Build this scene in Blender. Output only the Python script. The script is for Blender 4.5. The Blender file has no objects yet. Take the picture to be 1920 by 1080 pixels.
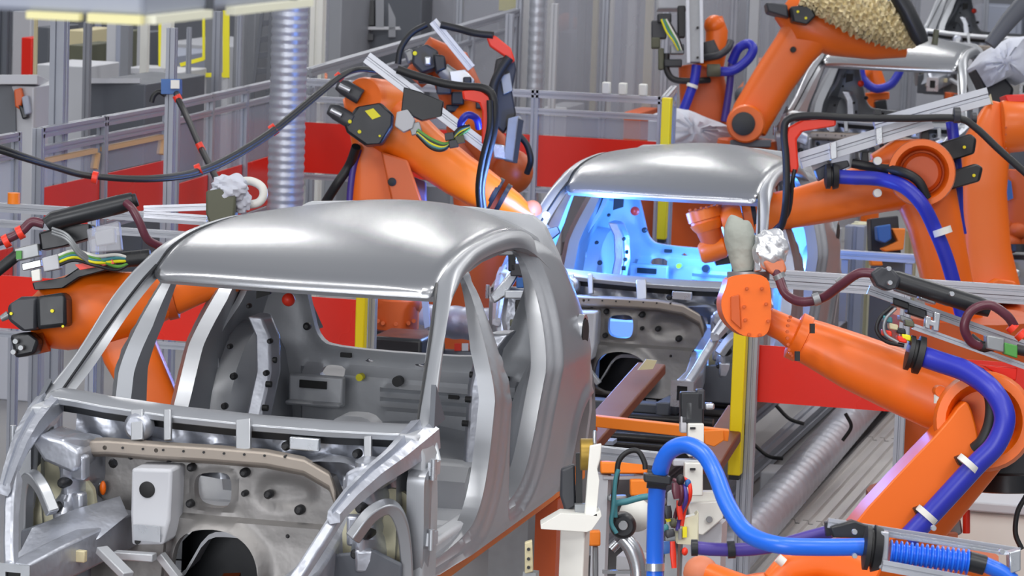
import bpy, bmesh, math, random
import numpy as np
from math import sin, cos, tan, atan, pi, radians
from mathutils import Vector, Matrix
from mathutils.geometry import tessellate_polygon
random.seed(7); rng = np.random.RandomState(5)
SC = bpy.context.scene; COL = SC.collection

# ------------------------------------------------------------------ camera
F = 6400.; PITCH = atan(821/F); YAW = atan(1633*cos(PITCH)/F); ROLL = .035; HC = 4.0
FW = np.array([-sin(YAW)*cos(PITCH), cos(YAW)*cos(PITCH), -sin(PITCH)])
_r0 = np.array([cos(YAW), sin(YAW), 0.]); _u0 = np.cross(_r0, FW)
RT = _r0*cos(ROLL)+_u0*sin(ROLL); UP = -_r0*sin(ROLL)+_u0*cos(ROLL)
CP = np.array([0, 0, HC])
def P(u, v, D=None, X=None, Y=None, Z=None):
    """a point of the hall seen at photo position u,v, at depth D or on a plane of the hall"""
    d = FW+RT*(u-960)/F-UP*(v-540)/F
    t = D if D is not None else (X/d[0] if X is not None else (Y/d[1] if Y is not None else (Z-HC)/d[2]))
    return CP+d*t
def proj(p):
    d = np.array(p, float)-CP; z = d@FW
    return 960+F*(d@RT)/z, 540-F*(d@UP)/z, z
def mp(n, D): return n*D/F           # photo pixels to metres at depth D
cam = bpy.data.cameras.new('camera'); co = bpy.data.objects.new('camera', cam); COL.objects.link(co)
co.matrix_world = Matrix(((RT[0], UP[0], -FW[0], 0), (RT[1], UP[1], -FW[1], 0), (RT[2], UP[2], -FW[2], HC), (0, 0, 0, 1)))
cam.sensor_width = 36; cam.lens = F/1920*36; cam.clip_end = 300; cam.clip_start = .1
cam.dof.use_dof = True; cam.dof.focus_distance = 14.5; cam.dof.aperture_fstop = 9
SC.camera = co

# ------------------------------------------------------------------ materials
def lin(c): return tuple(((x/255)/12.92 if x/255 <= .04045 else ((x/255+.055)/1.055)**2.4) for x in c)+(1,)
def mat(name, rgb, rough=.5, metal=0., var=.0, vs=6., bump=0., bs=20., alpha=1., emit=None, es=0., spec=None, coat=0.):
    m = bpy.data.materials.new(name); m.use_nodes = True; nt = m.node_tree; b = nt.nodes['Principled BSDF']
    c = lin(rgb); b.inputs['Base Color'].default_value = c; b.inputs['Roughness'].default_value = rough; b.inputs['Metallic'].default_value = metal
    if spec is not None: b.inputs['Specular IOR Level'].default_value = spec
    if coat: b.inputs['Coat Weight'].default_value = coat; b.inputs['Coat Roughness'].default_value = .15
    tc = nt.nodes.new('ShaderNodeTexCoord')
    if var:
        n = nt.nodes.new('ShaderNodeTexNoise'); n.inputs['Scale'].default_value = vs; n.inputs['Detail'].default_value = 4
        nt.links.new(tc.outputs['Object'], n.inputs['Vector'])
        mx = nt.nodes.new('ShaderNodeMixRGB'); mx.inputs[1].default_value = tuple(x*(1-var) for x in c[:3])+(1,)
        mx.inputs[2].default_value = tuple(min(1, x*(1+var)) for x in c[:3])+(1,)
        nt.links.new(n.outputs['Fac'], mx.inputs[0]); nt.links.new(mx.outputs[0], b.inputs['Base Color'])
        mr = nt.nodes.new('ShaderNodeMapRange'); mr.inputs[3].default_value = max(0, rough-.1); mr.inputs[4].default_value = min(1, rough+.1)
        nt.links.new(n.outputs['Fac'], mr.inputs[0]); nt.links.new(mr.outputs[0], b.inputs['Roughness'])
    if bump:
        n2 = nt.nodes.new('ShaderNodeTexNoise'); n2.inputs['Scale'].default_value = bs; n2.inputs['Detail'].default_value = 3
        nt.links.new(tc.outputs['Object'], n2.inputs['Vector'])
        bp = nt.nodes.new('ShaderNodeBump'); bp.inputs['Strength'].default_value = bump; bp.inputs['Distance'].default_value = .03
        nt.links.new(n2.outputs['Fac'], bp.inputs['Height']); nt.links.new(bp.outputs[0], b.inputs['Normal'])
    if alpha < 1: b.inputs['Alpha'].default_value = alpha
    if emit: b.inputs['Emission Color'].default_value = lin(emit); b.inputs['Emission Strength'].default_value = es
    return m
M = dict(
 steel=mat('body_steel', (156, 158, 162), .27, .85),
 frame=mat('pillar_steel', (172, 175, 180), .36, .75, .05, 4),
 galv=mat('galvanised_steel', (184, 188, 198), .36, .75, .16, 7, .35, 9),
 inner=mat('inner_steel', (178, 181, 186), .48, .35, .10, 5, .12, 9),
 fire=mat('firewall_steel', (138, 136, 135), .5, .6, .12, 6, .15, 12),
 beige=mat('primed_steel', (156, 147, 138), .5, .5, .10, 6),
 pale=mat('sealed_steel', (190, 186, 160), .5, .3, .10, 8),
 dark=mat('dark_rubber', (26, 27, 30), .5), hole=mat('hole_shade', (17, 18, 20), .6),  # hole: near-black fill painted as the shade inside openings
 blk=mat('black_metal', (36, 38, 42), .38, .2, .1, 10), blk2=mat('graphite_plastic', (52, 54, 60), .45),
 orange=mat('orange_paint', (232, 104, 6), .42, 0, .07, 2.5, coat=.08),
 dorange=mat('rust_orange_paint', (196, 84, 26), .45, 0, .12, 4),
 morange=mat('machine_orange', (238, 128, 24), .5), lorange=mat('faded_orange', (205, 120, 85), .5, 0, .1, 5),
 alu=mat('aluminium', (176, 179, 187), .36, .6, .04, 8), alud=mat('fence_aluminium', (164, 168, 178), .4, .5, .05, 5),
 red=mat('red_panel', (220, 34, 16), .3, 0, .1, 1.2), redp=mat('red_plastic', (228, 52, 28), .4),
 yel=mat('yellow_paint', (232, 206, 6), .4), ylw=mat('yellow_label', (225, 215, 20), .5),
 bhose=mat('blue_hose', (40, 48, 172), .38), lblue=mat('bright_blue_hose', (30, 104, 222), .32),
 phose=mat('violet_hose', (70, 54, 140), .4), plum=mat('plum_hose', (88, 40, 54), .35), teal=mat('teal_hose', (62, 128, 138), .45),
 white=mat('white_paint', (222, 222, 216), .5, 0, .04, 6), beigew=mat('cream_paint', (206, 205, 178), .5),
 lgrey=mat('light_grey_paint', (182, 184, 190), .5, 0, .06, 3), grey=mat('grey_paint', (134, 137, 144), .5, 0, .08, 3),
 dgrey=mat('dark_grey_paint', (84, 88, 96), .5, 0, .08, 3), bgrey=mat('blue_grey_paint', (150, 156, 172), .5, 0, .06, 2),
 cloth=mat('white_cover_sheet', (198, 202, 214), .7, 0, .08, 4, .5, 3), gcloth=mat('grey_cover_sheet', (158, 162, 154), .7, 0, .15, 9, .6, 10),
 foil=mat('silver_foil', (226, 228, 232), .3, .8, .1, 12, .5, 9),
 gold=mat('gold_foil', (236, 196, 150), .3, .2, .6, 26, .8, 18),
 duct=mat('zinc_duct', (186, 190, 200), .42, .6, .16, 9, .1, 20),
 clear=mat('clear_panel', (176, 182, 196), .25, 0, 0, alpha=.30), clear2=mat('hazed_clear_panel', (170, 172, 182), .3, 0, .1, 1, alpha=.42),
 wire=mat('green_wire', (90, 150, 60), .5), brass=mat('brass', (160, 132, 62), .4, .7, .15, 10), green=mat('green_plastic', (70, 140, 60), .5),
 bluebox=mat('blue_plastic', (38, 92, 160), .45), olive=mat('olive_plastic', (86, 88, 72), .6, 0, .15, 8),
 peach=mat('peach_frame', (205, 165, 120), .5), purp=mat('dull_purple', (120, 100, 140), .5),
 conv=mat('dark_conveyor', (40, 37, 37), .35, .4, .3, 12),
 floor=mat('concrete_floor', (132, 132, 134), .55, 0, .10, 1.3), plate=mat('ribbed_steel_plate', (196, 194, 192), .42, .3, .12, 3),
 wall=mat('grey_wall', (140, 143, 150), .7, 0, .05, .8), wallw=mat('pale_wall', (190, 192, 190), .7),
 tan=mat('tan_plastic', (196, 186, 150), .5), lamp=mat('lit_lamp', (206, 200, 150), .5, emit=(236, 226, 150), es=.30), lamp2=mat('dim_lamp', (206, 206, 190), .5, emit=(236, 234, 205), es=.25), shaded_orange=mat('shaded_lift_orange', (104, 46, 18), .5, 0, .12, 4),  # lift-leg orange darkened to hold the shade under the cars
 arc=mat('welding_arc', (220, 230, 255), .5, emit=(190, 215, 255), es=20.),
 silver=mat('polished_aluminium', (196, 200, 206), .28, .8, .05, 9),
 gun=mat('machined_grey', (142, 145, 148), .4, .5, .15, 14),
)

# ------------------------------------------------------------------ mesh collector
def N(v): v = np.asarray(v, float); n = np.linalg.norm(v); return v/n if n > 1e-9 else v
def wl(o):
    l = np.zeros(3)
    while o: l = l+np.array(o.location); o = o.parent
    return l
def catmull(pts, k=6):
    pts = [np.asarray(p, float) for p in pts]
    if len(pts) < 3: return pts
    q = [2*pts[0]-pts[1]]+pts+[2*pts[-1]-pts[-2]]; out = []
    for i in range(1, len(q)-2):
        for j in range(k):
            t = j/k; a, b, c, d = q[i-1], q[i], q[i+1], q[i+2]
            out.append(.5*(2*b+(c-a)*t+(2*a-5*b+4*c-d)*t*t+(3*b-a-3*c+d)*t**3))
    return out+[pts[-1]]
class MB:
    def __init__(s): s.v = []; s.f = []
    def add(s, vs, fs):
        n = len(s.v); s.v += [tuple(float(x) for x in p) for p in vs]; s.f += [tuple(i+n for i in f) for f in fs]; return s
    def box(s, c, d, ax=None):
        ax = np.eye(3) if ax is None else np.array([N(a) for a in ax]); c = np.asarray(c, float)
        vs = [c+ax[0]*d[0]/2*i+ax[1]*d[1]/2*j+ax[2]*d[2]/2*k for i in (-1, 1) for j in (-1, 1) for k in (-1, 1)]
        return s.add(vs, [(0, 1, 3, 2), (4, 6, 7, 5), (0, 4, 5, 1), (2, 3, 7, 6), (0, 2, 6, 4), (1, 5, 7, 3)])
    def loft(s, secs, cap=True, closed=True):
        n = len(secs[0]); vs = [p for q in secs for p in q]; fs = []
        m = n if closed else n-1
        for i in range(len(secs)-1):
            for j in range(m): fs.append((i*n+j, i*n+(j+1) % n, (i+1)*n+(j+1) % n, (i+1)*n+j))
        if cap: fs += [tuple(range(n))[::-1], tuple((len(secs)-1)*n+j for j in range(n))]
        return s.add(vs, fs)
    def beam(s, p0, p1, w, h, up=(0, 0, 1)):
        p0, p1 = np.asarray(p0, float), np.asarray(p1, float); t = N(p1-p0); a = N(np.cross(t, up)); b = np.cross(a, t)
        q = [(-1, -1), (1, -1), (1, 1), (-1, 1)]
        return s.loft([[p+a*w/2*i+b*h/2*j for i, j in q] for p in (p0, p1)])
    def extr(s, p0, p1, w, h, up=(0, 0, 1), slots=1):
        """slotted aluminium profile"""
        p0, p1 = np.asarray(p0, float), np.asarray(p1, float); t = N(p1-p0); a = N(np.cross(t, up)); b = np.cross(a, t)
        g = .13*min(w, h); dd = .16*min(w, h); base = []
        def side(L, k):
            o = []
            for i in range(k): c = -L/2+L*(i+.5)/k; o += [(c-g, 0), (c-g*.6, dd), (c+g*.6, dd), (c+g, 0)]
            return o
        kw = max(1, round(w/min(w, h))*slots); kh = max(1, round(h/min(w, h))*slots)
        base += [(-w/2, -h/2)]+[(x, -h/2+y) for x, y in side(w, kw)]+[(w/2, -h/2)]+[(w/2-y, x) for x, y in side(h, kh)]
        base += [(w/2, h/2)]+[(-x, h/2-y) for x, y in side(w, kw)]+[(-w/2, h/2)]+[(-w/2+y, -x) for x, y in side(h, kh)]
        return s.loft([[p+a*x+b*y for x, y in base] for p in (p0, p1)])
    def tube(s, pts, r, seg=12, spl=True, cap=True, k=6, ridge=0, pitch=0):
        n0 = len(pts); P_ = catmull(pts, k) if spl else [np.asarray(p, float) for p in pts]
        if ridge:
            q = [P_[0]]; L = [0]
            for p in P_[1:]: L.append(L[-1]+np.linalg.norm(p-q[-1])); q.append(p)
            m = max(4, int(L[-1]/pitch*4)); q = np.array(q)
            P_ = [np.array([np.interp(x, L, q[:, c]) for c in range(3)]) for x in np.linspace(0, L[-1], m)]
        n = len(P_)
        if np.isscalar(r): R = [r]*n
        else: R = list(np.interp(np.linspace(0, len(r)-1, n), range(len(r)), r))
        if ridge: R = [x*(1+ridge*(1 if (i % 4) < 2 else -1)) for i, x in enumerate(R)]
        up = None; secs = []
        for i, p in enumerate(P_):
            t = N(P_[min(i+1, n-1)]-P_[max(i-1, 0)])
            if up is None: up = N(np.cross(t, (0.31, .22, .93))) if abs(t[2]) < .95 else N(np.cross(t, (1, .2, 0)))
            a = N(up-t*(up@t)); b = np.cross(t, a); up = a
            secs.append([p+R[i]*(a*cos(2*pi*j/seg)+b*sin(2*pi*j/seg)) for j in range(seg)])
        return s.loft(secs, cap)
    def lathe(s, p0, p1, prof, seg=22):
        """prof: (fraction along p0-p1, radius)"""
        p0, p1 = np.asarray(p0, float), np.asarray(p1, float); t = N(p1-p0)
        a = N(np.cross(t, (0, 0, 1) if abs(t[2]) < .9 else (1, 0, 0))); b = np.cross(t, a)
        return s.loft([[p0+(p1-p0)*f+r*(a*cos(2*pi*j/seg)+b*sin(2*pi*j/seg)) for j in range(seg)] for f, r in prof])
    def cyl(s, p0, p1, r0, r1=None, seg=18): return s.lathe(p0, p1, [(0, r0), (1, r0 if r1 is None else r1)], seg)
    def prism(s, poly, vec, holes=()):
        vec = np.asarray(vec, float); loops = [[np.asarray(p, float) for p in l] for l in [poly]+list(holes)]
        allp = [p for l in loops for p in l]; n = len(allp)
        tris = tessellate_polygon([[Vector(p) for p in l] for l in loops]) if (holes or len(poly) > 4) else [tuple(range(n))]
        fs = [tuple(t) for t in tris]+[tuple(i+n for i in t)[::-1] for t in tris]; o = 0
        for l in loops:
            k = len(l)
            for i in range(k): fs.append((o+i, o+(i+1) % k, o+(i+1) % k+n, o+i+n))
            o += k
        return s.add(allp+[p+vec for p in allp], fs)
    def ball(s, c, r, sc=(1, 1, 1), seg=20, rings=12, noise=0., nf=3., seed=0, ax=None):
        c = np.asarray(c, float); ax = np.eye(3) if ax is None else np.array(ax); ph = np.random.RandomState(seed).rand(12)*6.3; vs = []
        for i in range(rings+1):
            th = pi*i/rings
            for j in range(seg):
                a = 2*pi*j/seg; d = np.array([sin(th)*cos(a), sin(th)*sin(a), cos(th)])
                n = 0
                if noise:
                    q = d*nf
                    n = noise*(sin(q[0]*2+ph[0]+2*sin(q[1]*1.7+ph[1]))+sin(q[1]*2.6+ph[2]+1.5*sin(q[2]*2.1+ph[3]))+.7*sin(q[2]*4+ph[4]+q[0]*3))/2.2
                v = d*r*(1+n)*np.array(sc); vs.append(c+v@ax)
        fs = [(i*seg+j, i*seg+(j+1) % seg, (i+1)*seg+(j+1) % seg, (i+1)*seg+j) for i in range(rings) for j in range(seg)]
        return s.add(vs, fs)
    # ---- limbs of robots: points (u, v, D, half-width in photo pixels[, depth ratio])
    def arm(s, pts, sq=2., dep=1., seg=24, spl=0, view=None):
        pts = [tuple(p)+((dep,) if len(p) == 4 else ()) for p in pts]
        q = [np.append(P(p[0], p[1], p[2]), (mp(p[3], p[2]), p[4])) for p in pts]
        if spl: q = catmull(q, spl)
        secs = []; n = len(q); w = FW if view is None else N(view)
        for i in range(n):
            t = N(q[min(i+1, n-1)][:3]-q[max(i-1, 0)][:3]); a = N(np.cross(t, w)); b = np.cross(a, t); r, dr = q[i][3], q[i][4]; ring = []
            for j in range(seg):
                c_, s_ = cos(2*pi*(j+.5)/seg), sin(2*pi*(j+.5)/seg); e = 2/sq
                ring.append(q[i][:3]+a*r*math.copysign(abs(c_)**e, c_)+b*r*dr*math.copysign(abs(s_)**e, s_))
            secs.append(ring)
        return s.loft(secs)
    def disc(s, u, v, D, ax, r, L, prof=None):
        """cylinder about photo point, axis a hall vector, radius in photo pixels, length in metres"""
        c = P(u, v, D); ax = N(ax); r = mp(r, D)
        pr = prof or [(0, .92), (.06, 1), (.94, 1), (1, .92)]
        return s.lathe(c-ax*L/2, c+ax*L/2, [(f, k*r) for f, k in pr], 26)
    def slab(s, uv, D, th, holes=()):
        """solid plate with the given outline at depth D, th metres thick"""
        return s.prism([P(u, v, D) for u, v in uv], FW*th, [[P(u, v, D) for u, v in h] for h in holes])
    def rect(s, u0, v0, u1, v1, D, th): return s.slab([(u0, v0), (u1, v0), (u1, v1), (u0, v1)], D, th)
    def build(s, name, m, parent=None, bevel=0., ang=38, base=None):
        me = bpy.data.meshes.new(name); V = np.array(s.v)
        o = bpy.data.objects.new(name, me); COL.objects.link(o)
        if parent is not None: off = wl(parent); o.parent = parent
        else:
            off = np.array([(V[:, 0].min()+V[:, 0].max())/2, (V[:, 1].min()+V[:, 1].max())/2, V[:, 2].min()]) if base is None else np.array(base); o.location = off
        me.from_pydata((V-off).tolist(), [], s.f); me.validate()
        b = bmesh.new(); b.from_mesh(me); bmesh.ops.remove_doubles(b, verts=b.verts, dist=1e-5); bmesh.ops.recalc_face_normals(b, faces=b.faces); b.to_mesh(me); b.free()
        me.materials.append(M[m] if isinstance(m, str) else m)
        me.shade_smooth(); me.set_sharp_from_angle(angle=radians(ang))
        if bevel:
            md = o.modifiers.new('bevel', 'BEVEL'); md.width = bevel; md.segments = 2; md.limit_method = 'ANGLE'; md.angle_limit = radians(40)
        return o
def tag(o, label=None, cat=None, group=None, kind=None):
    if label: o['label'] = label
    if cat: o['category'] = cat
    if group: o['group'] = group
    if kind: o['kind'] = kind
    return o
def empty(name, loc, label=None, cat=None, group=None):
    o = bpy.data.objects.new(name, None); COL.objects.link(o); o.location = tuple(float(x) for x in loc); o.empty_display_size = .2
    return tag(o, label, cat, group)
def lab(o, l): o['label'] = l; return o
def copy_tree(o, parent=None):
    c = o.copy(); COL.objects.link(c); c.parent = parent
    for ch in o.children: copy_tree(ch, c)
    return c

# ------------------------------------------------------------------ stamped sheet metal
def sdp(poly):
    A = np.array(poly, float); B = np.roll(A, -1, 0)
    def f(x, y):
        d = np.full(x.shape, 1e9); s = np.ones(x.shape)
        for (ax, ay), (bx, by) in zip(A, B):
            ex, ey = bx-ax, by-ay; wx, wy = x-ax, y-ay
            t = np.clip((wx*ex+wy*ey)/(ex*ex+ey*ey+1e-12), 0, 1); d = np.minimum(d, (wx-ex*t)**2+(wy-ey*t)**2)
            c1 = y >= ay; c2 = y < by; c3 = ex*wy > ey*wx
            fl = (c1 & c2 & c3) | (~c1 & ~c2 & ~c3); s = np.where(fl, -s, s)
        return s*np.sqrt(d)
    return f
def rnd(poly, it=3):
    q = [np.array(p, float) for p in poly]
    for _ in range(it):
        q = [w for i in range(len(q)) for w in (q[i]*.75+q[(i+1) % len(q)]*.25, q[i]*.25+q[(i+1) % len(q)]*.75)]
    return [tuple(p) for p in q]
def circ(cx, cy, r, ry=None, n=24): return [(cx+r*cos(2*pi*i/n), cy+(ry or r)*sin(2*pi*i/n)) for i in range(n)]
def stamp(mb, xr, yr, step, sdf, fmap, skirt=None):
    """marching squares over sdf<0; fmap(x,y,s)->(n,3); skirt(points)->(n,3) folds every edge over"""
    xs = np.arange(xr[0], xr[1]+step, step); ys = np.arange(yr[0], yr[1]+step, step)
    X, Y = np.meshgrid(xs, ys, indexing='ij'); S = sdf(X, Y); S = np.where(np.abs(S) < 1e-6, -1e-6, S)
    key = {}; pts = []; faces = []
    def vid(k, p):
        if k not in key: key[k] = len(pts); pts.append(p)
        return key[k]
    nx, ny = S.shape
    for i in range(nx-1):
        for j in range(ny-1):
            cs = [(i, j), (i+1, j), (i+1, j+1), (i, j+1)]; sv = [S[c] for c in cs]
            if min(sv) > 0: continue
            f = []
            for k in range(4):
                a, b = cs[k], cs[(k+1) % 4]; sa, sb = sv[k], sv[(k+1) % 4]
                if sa < 0: f.append(vid(a, (xs[a[0]], ys[a[1]])))
                if (sa < 0) != (sb < 0):
                    t = sa/(sa-sb); f.append(vid((min(a, b), max(a, b)), (xs[a[0]]*(1-t)+xs[b[0]]*t, ys[a[1]]*(1-t)+ys[b[1]]*t)))
            if len(f) > 2: faces.append(tuple(f))
    p = np.array(pts); s = sdf(p[:, 0], p[:, 1]); V = fmap(p[:, 0], p[:, 1], s)
    if skirt is not None:
        cnt = {}
        for f in faces:
            for k in range(len(f)):
                e = (f[k], f[(k+1) % len(f)]); q = (min(e), max(e)); cnt.setdefault(q, []).append(e)
        be = [e[0] for e in cnt.values() if len(e) == 1]; idx = sorted({i for e in be for i in e}); mpn = {v: len(V)+k for k, v in enumerate(idx)}
        V2 = skirt(V[idx]); V = np.vstack([V, V2]); faces += [(b, a, mpn[a], mpn[b]) for a, b in be]
    return mb.add(V, faces)
# ------------------------------------------------------------------ car body shells
O1 = np.array([-4.23, 12.4, .72])
def CL(u, v, y): return P(u, v, Y=O1[1]+y)-O1
def cxz(uv, y): return [tuple(CL(u, v, y)[[0, 2]]) for u, v in uv]
def wob(x, y, sd=0, f=1.):
    q = np.random.RandomState(sd).rand(8)*6.3
    return (np.sin(7*f*x+q[0]+1.5*np.sin(5*f*y+q[1]))+np.sin(9*f*y+q[2]+1.3*np.sin(8*f*x+q[3]))+.6*np.sin(17*f*x+q[4]+15*f*y))/2.6

def sidex(y, z):
    t = np.clip((z-1.05)/.58, 0, 1.15)
    x = .865-.245*t**1.35
    x = x-.02*np.clip((.75-z)/.25, 0, 1)**2
    x = x-.35*np.clip(.25-y, 0, 1)**2*np.clip((1.3-z), 0, .4)
    x = x-.55*np.clip(y-2.28, 0, 1)**2
    x = x-.11*np.clip((.8-y)/.8, 0, 1)**1.2*np.clip((z-1.0)/.15, 0, 1)
    return x
OUT = rnd([(-.20, .86), (-.20, .95), (-.04, .96), (.30, 1.215), (.60, 1.43), (.82, 1.555), (1.0, 1.590), (1.45, 1.612), (1.95, 1.60), (2.28, 1.565), (2.55, 1.45), (2.8, 1.2), (2.95, .98), (2.95, .72), (2.75, .62), (2.1, .49), (1.5, .49), (.5, .49), (-.14, .49), (-.18, .6)], 2)
FD = rnd([(-.05, .98), (.0, 1.07), (.26, 1.225), (.49, 1.405), (.62, 1.48), (.78, 1.534), (1.0, 1.568), (1.05, 1.51), (.93, 1.26), (.87, 1.02), (.81, .80), (.68, .61), (.50, .565), (.1, .55), (-.03, .56), (-.06, .7)], 2)
RD = rnd([(1.10, 1.575), (1.3, 1.59), (1.62, 1.59), (1.9, 1.565), (1.985, 1.50), (1.95, 1.36), (1.82, 1.16), (1.68, .98), (1.56, .80), (1.43, .655), (1.27, .59), (1.12, .585), (1.05, .66), (1.035, .9), (1.05, 1.12), (1.09, 1.4)], 2)
def side_panel(sg):
    so, sf, sr = sdp(OUT), sdp(FD), sdp(RD)
    def sdf(y, z):
        s = np.maximum(so(y, z), np.maximum(-sf(y, z), -sr(y, z)))
        return np.maximum(s, -(np.hypot(y-2.38, (z-.50))-.37))
    def fmap(y, z, s):
        x = sidex(y, z); o = np.minimum(np.abs(sf(y, z)), np.abs(sr(y, z)))
        st = lambda e, a, b: np.clip((e-a)/(b-a), 0, 1)**2*(3-2*np.clip((e-a)/(b-a), 0, 1))
        x = x-.05+.022*st(o, .006, .034)+.028*st(o, .045, .085)
        wa = np.abs(np.hypot(y-2.38, z-.50)-.37); x = x+.02*(1-st(wa, .0, .07))
        e = so(y, z); x = x-.03*(1-st(-e, 0, .05))*np.where(z > 1.0, 1, .3)
        x = x-.012*np.exp(-((y-.15-.0*z)/.6)**2)*0
        return np.stack([sg*x, y, z], 1)
    dep = lambda z: .068-.050*np.clip((z-1.25)/.3, 0, 1)
    def sk(p): q = p.copy(); q[:, 0] -= sg*np.where(q[:, 1] < 2.1, dep(q[:, 2]), .045); return q
    inn = MB(); stamp(inn, (-.26, 2.15), (.46, 1.70), .0165, lambda y, z: np.maximum(sdf(y, z), y-2.08), lambda y, z, s: np.stack([sg*(sidex(y, z)-.05-dep(z)-.012*np.exp(s/.02)*0), y, z], 1))
    mb = MB(); stamp(mb, (-.26, 3.0), (.46, 1.70), .0165, sdf, fmap, sk); return mb, inn
_gy = np.arange(-.2, 3.7, .02)
def _smooth(yy, zz, sg_):
    q = np.interp(_gy, yy, zz); k = np.exp(-.5*(np.arange(-20, 21)*.02/sg_)**2); k /= k.sum(); return np.convolve(np.pad(q, 20, mode='edge'), k, 'valid')
_zc = _smooth([-.2, .68, .9, 1.15, 1.5, 1.9, 2.3, 2.6, 2.9, 3.7], [1.10, 1.54, 1.625, 1.675, 1.703, 1.712, 1.703, 1.675, 1.60, 1.35], .13)
_ze = _smooth([-.2, .5, .70, .83, .95, 1.15, 1.4, 1.7, 1.95, 2.3, 2.6, 2.9, 3.7], [1.0, 1.42, 1.532, 1.59, 1.617, 1.641, 1.651, 1.652, 1.64, 1.585, 1.51, 1.43, 1.2], .07)
def roofz(x, y):
    zc = np.interp(y, _gy, _zc); ze = np.interp(y, _gy, _ze)
    return zc+(ze-zc)*np.clip(np.abs(x)/.6, 0, 1.05)**2.2
def build_car():
    root = empty('car_body', O1)
    def pt(mb, name, m, par=None, **k):
        mb.v = [tuple(np.array(p)+O1) for p in mb.v]
        return mb.build(name, m, par or root, **k)
    for sg in (1, -1):
        sm_, si_ = side_panel(sg); sp = pt(sm_, 'side_frame', 'frame'); pt(si_, 'pillar_inner_skin', 'frame', sp)
        # inner skin of the pillars
        for y, z, r in ((1.86, 1.0, .012), (1.90, 1.04, .010), (.94, .93, .012), (.95, 1.0, .010), (1.83, .93, .009)):
            x = float(sidex(np.array(y), np.array(z)))-.012; pt(MB().cyl((sg*(x-.02), y, z), (sg*(x+.003), y, z), r, seg=10), 'locating_hole', 'hole', sp)
        # windscreen pillar
        S1 = [(.75, -.06, .96), (.742, .0, 1.08), (.705, .2, 1.215), (.665, .42, 1.36), (.628, .6, 1.475), (.602, .72, 1.541), (.602, .85, 1.592), (.602, 1.0, 1.619), (.602, 1.2, 1.640), (.602, 1.5, 1.649), (.602, 1.8, 1.645), (.597, 2.1, 1.615), (.585, 2.35, 1.56), (.56, 2.55, 1.47)]
        S2 = [(-.07, .97), (.03, 1.085), (.255, 1.222), (.48, 1.398), (.63, 1.483), (.74, 1.522), (.86, 1.552), (1.0, 1.568), (1.2, 1.584), (1.5, 1.588), (1.8, 1.575), (1.98, 1.54), (2.14, 1.46), (2.28, 1.35)]
        bl = [.02, .022, .024, .025, .025, .025, .024, .024, .022, .022, .020, .014, .004, -.012]; secs = []
        for (ax_, ay, az), (by, bz), g_ in zip(S1, S2, bl):
            a_ = np.array([ax_, ay, az]); b_ = np.array([float(sidex(np.array(by), np.array(bz))), by, bz]); k = np.clip((ay-.3)/.6, 0, 1)
            n_ = N(np.array([.75, -.5*(1-k), .35+.4*k])); inn = np.array([-.05, .02, -.01])
            q = [a_+np.array([.01, .03, -.03]), a_]+[a_+(b_-a_)*f_+n_*g_*w__ for f_, w__ in ((.15, .65), (.35, 1), (.6, 1), (.85, .7))]+[b_+n_*g_*.2, b_+np.array([-.02, .0, -.006]), b_+inn, a_*.5+b_*.5+np.array([-.05, .03, -.03])]
            secs.append(q)
        qs = list(zip(*[catmull([s_[i] for s_ in secs], 4) for i in range(len(secs[0]))]))
        w = MB().loft([[(sg*p[0], p[1], p[2]) for p in q] for q in qs])
        wp = pt(w, 'windscreen_pillar', 'frame', ang=55)
        tr = MB().tube([(sg*(x-.004), y-.004, z) for x, y, z in S1[1:6]], .006, seg=6); pt(tr, 'glass_flange', 'blk', wp)
        # hinge pillar below the mirror
        hp = MB().loft([[(sg*x, y, z) for x, y in ((.755-t, -.16), (.825-t, -.17), (.845-t, -.06), (.825-t, .01), (.75-t, .0))] for z, t in ((.50, 0), (.8, 0), (1.0, .01), (1.075, .05))])
        hp_ = pt(hp, 'hinge_pillar', 'inner', bevel=.012)
        for z in (.68, .95): pt(MB().box((sg*.845, -.13, z), (.03, .07, .05)).cyl((sg*.852, -.16, z-.04), (sg*.852, -.16, z+.04), .012), 'door_hinge', 'silver', hp_)
        tri = MB().prism([(sg*.79, -.02, 1.08), (sg*.80, .10, 1.10), (sg*.775, .045, 1.24 if sg > 0 else 1.15)], (sg*.02, 0, 0)); pt(tri, 'mirror_gusset', 'dgrey')
        # inner rail of the roof
        ir = MB().loft([[(sg*(x+dx), y, z+dz) for dx, dz in ((0, .03), (.05, .02), (.06, -.03), (.0, -.02))] for y, z, x in ((.78, 1.49, .54), (1.0, 1.545, .54), (1.4, 1.585, .545), (1.8, 1.59, .55), (2.2, 1.55, .54), (2.5, 1.46, .53))])
        pt(ir, 'roof_rail', 'inner')
        # rear wheel housing, inside of the body
        wh = MB()
        secs = []
        for i in range(13):
            t = pi*i/12; c = cos(t); s_ = sin(t); yy = 2.32-.52*c; zz = .45+.64*s_**.8
            secs.append([(sg*(.80), yy, zz+.02), (sg*.66, yy, zz), (sg*(.60), 2.32-.46*c, .42+.56*s_**.8), (sg*.575, 2.32-.38*c, .42+.42*s_), (sg*.56, 2.32-.2*c, .42+.2*s_)])
        wh.loft(secs, cap=False, closed=False)
        pt(wh, 'wheel_housing', 'inner', ang=50)
        sp_ = MB().loft([[(sg*x, y, z) for x, y in ((xa, ya-.05), (xa-.07, ya-.06), (xa-.10, ya), (xa-.06, ya+.10), (xa, ya+.12))] for xa, ya, z in ((.56, 1.72, .60), (.545, 1.80, .75), (.53, 1.88, .95), (.55, 1.92, 1.10), (.60, 1.95, 1.18))])
        spo = pt(sp_, 'strut_pillar', 'galv', bevel=.01)
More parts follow.
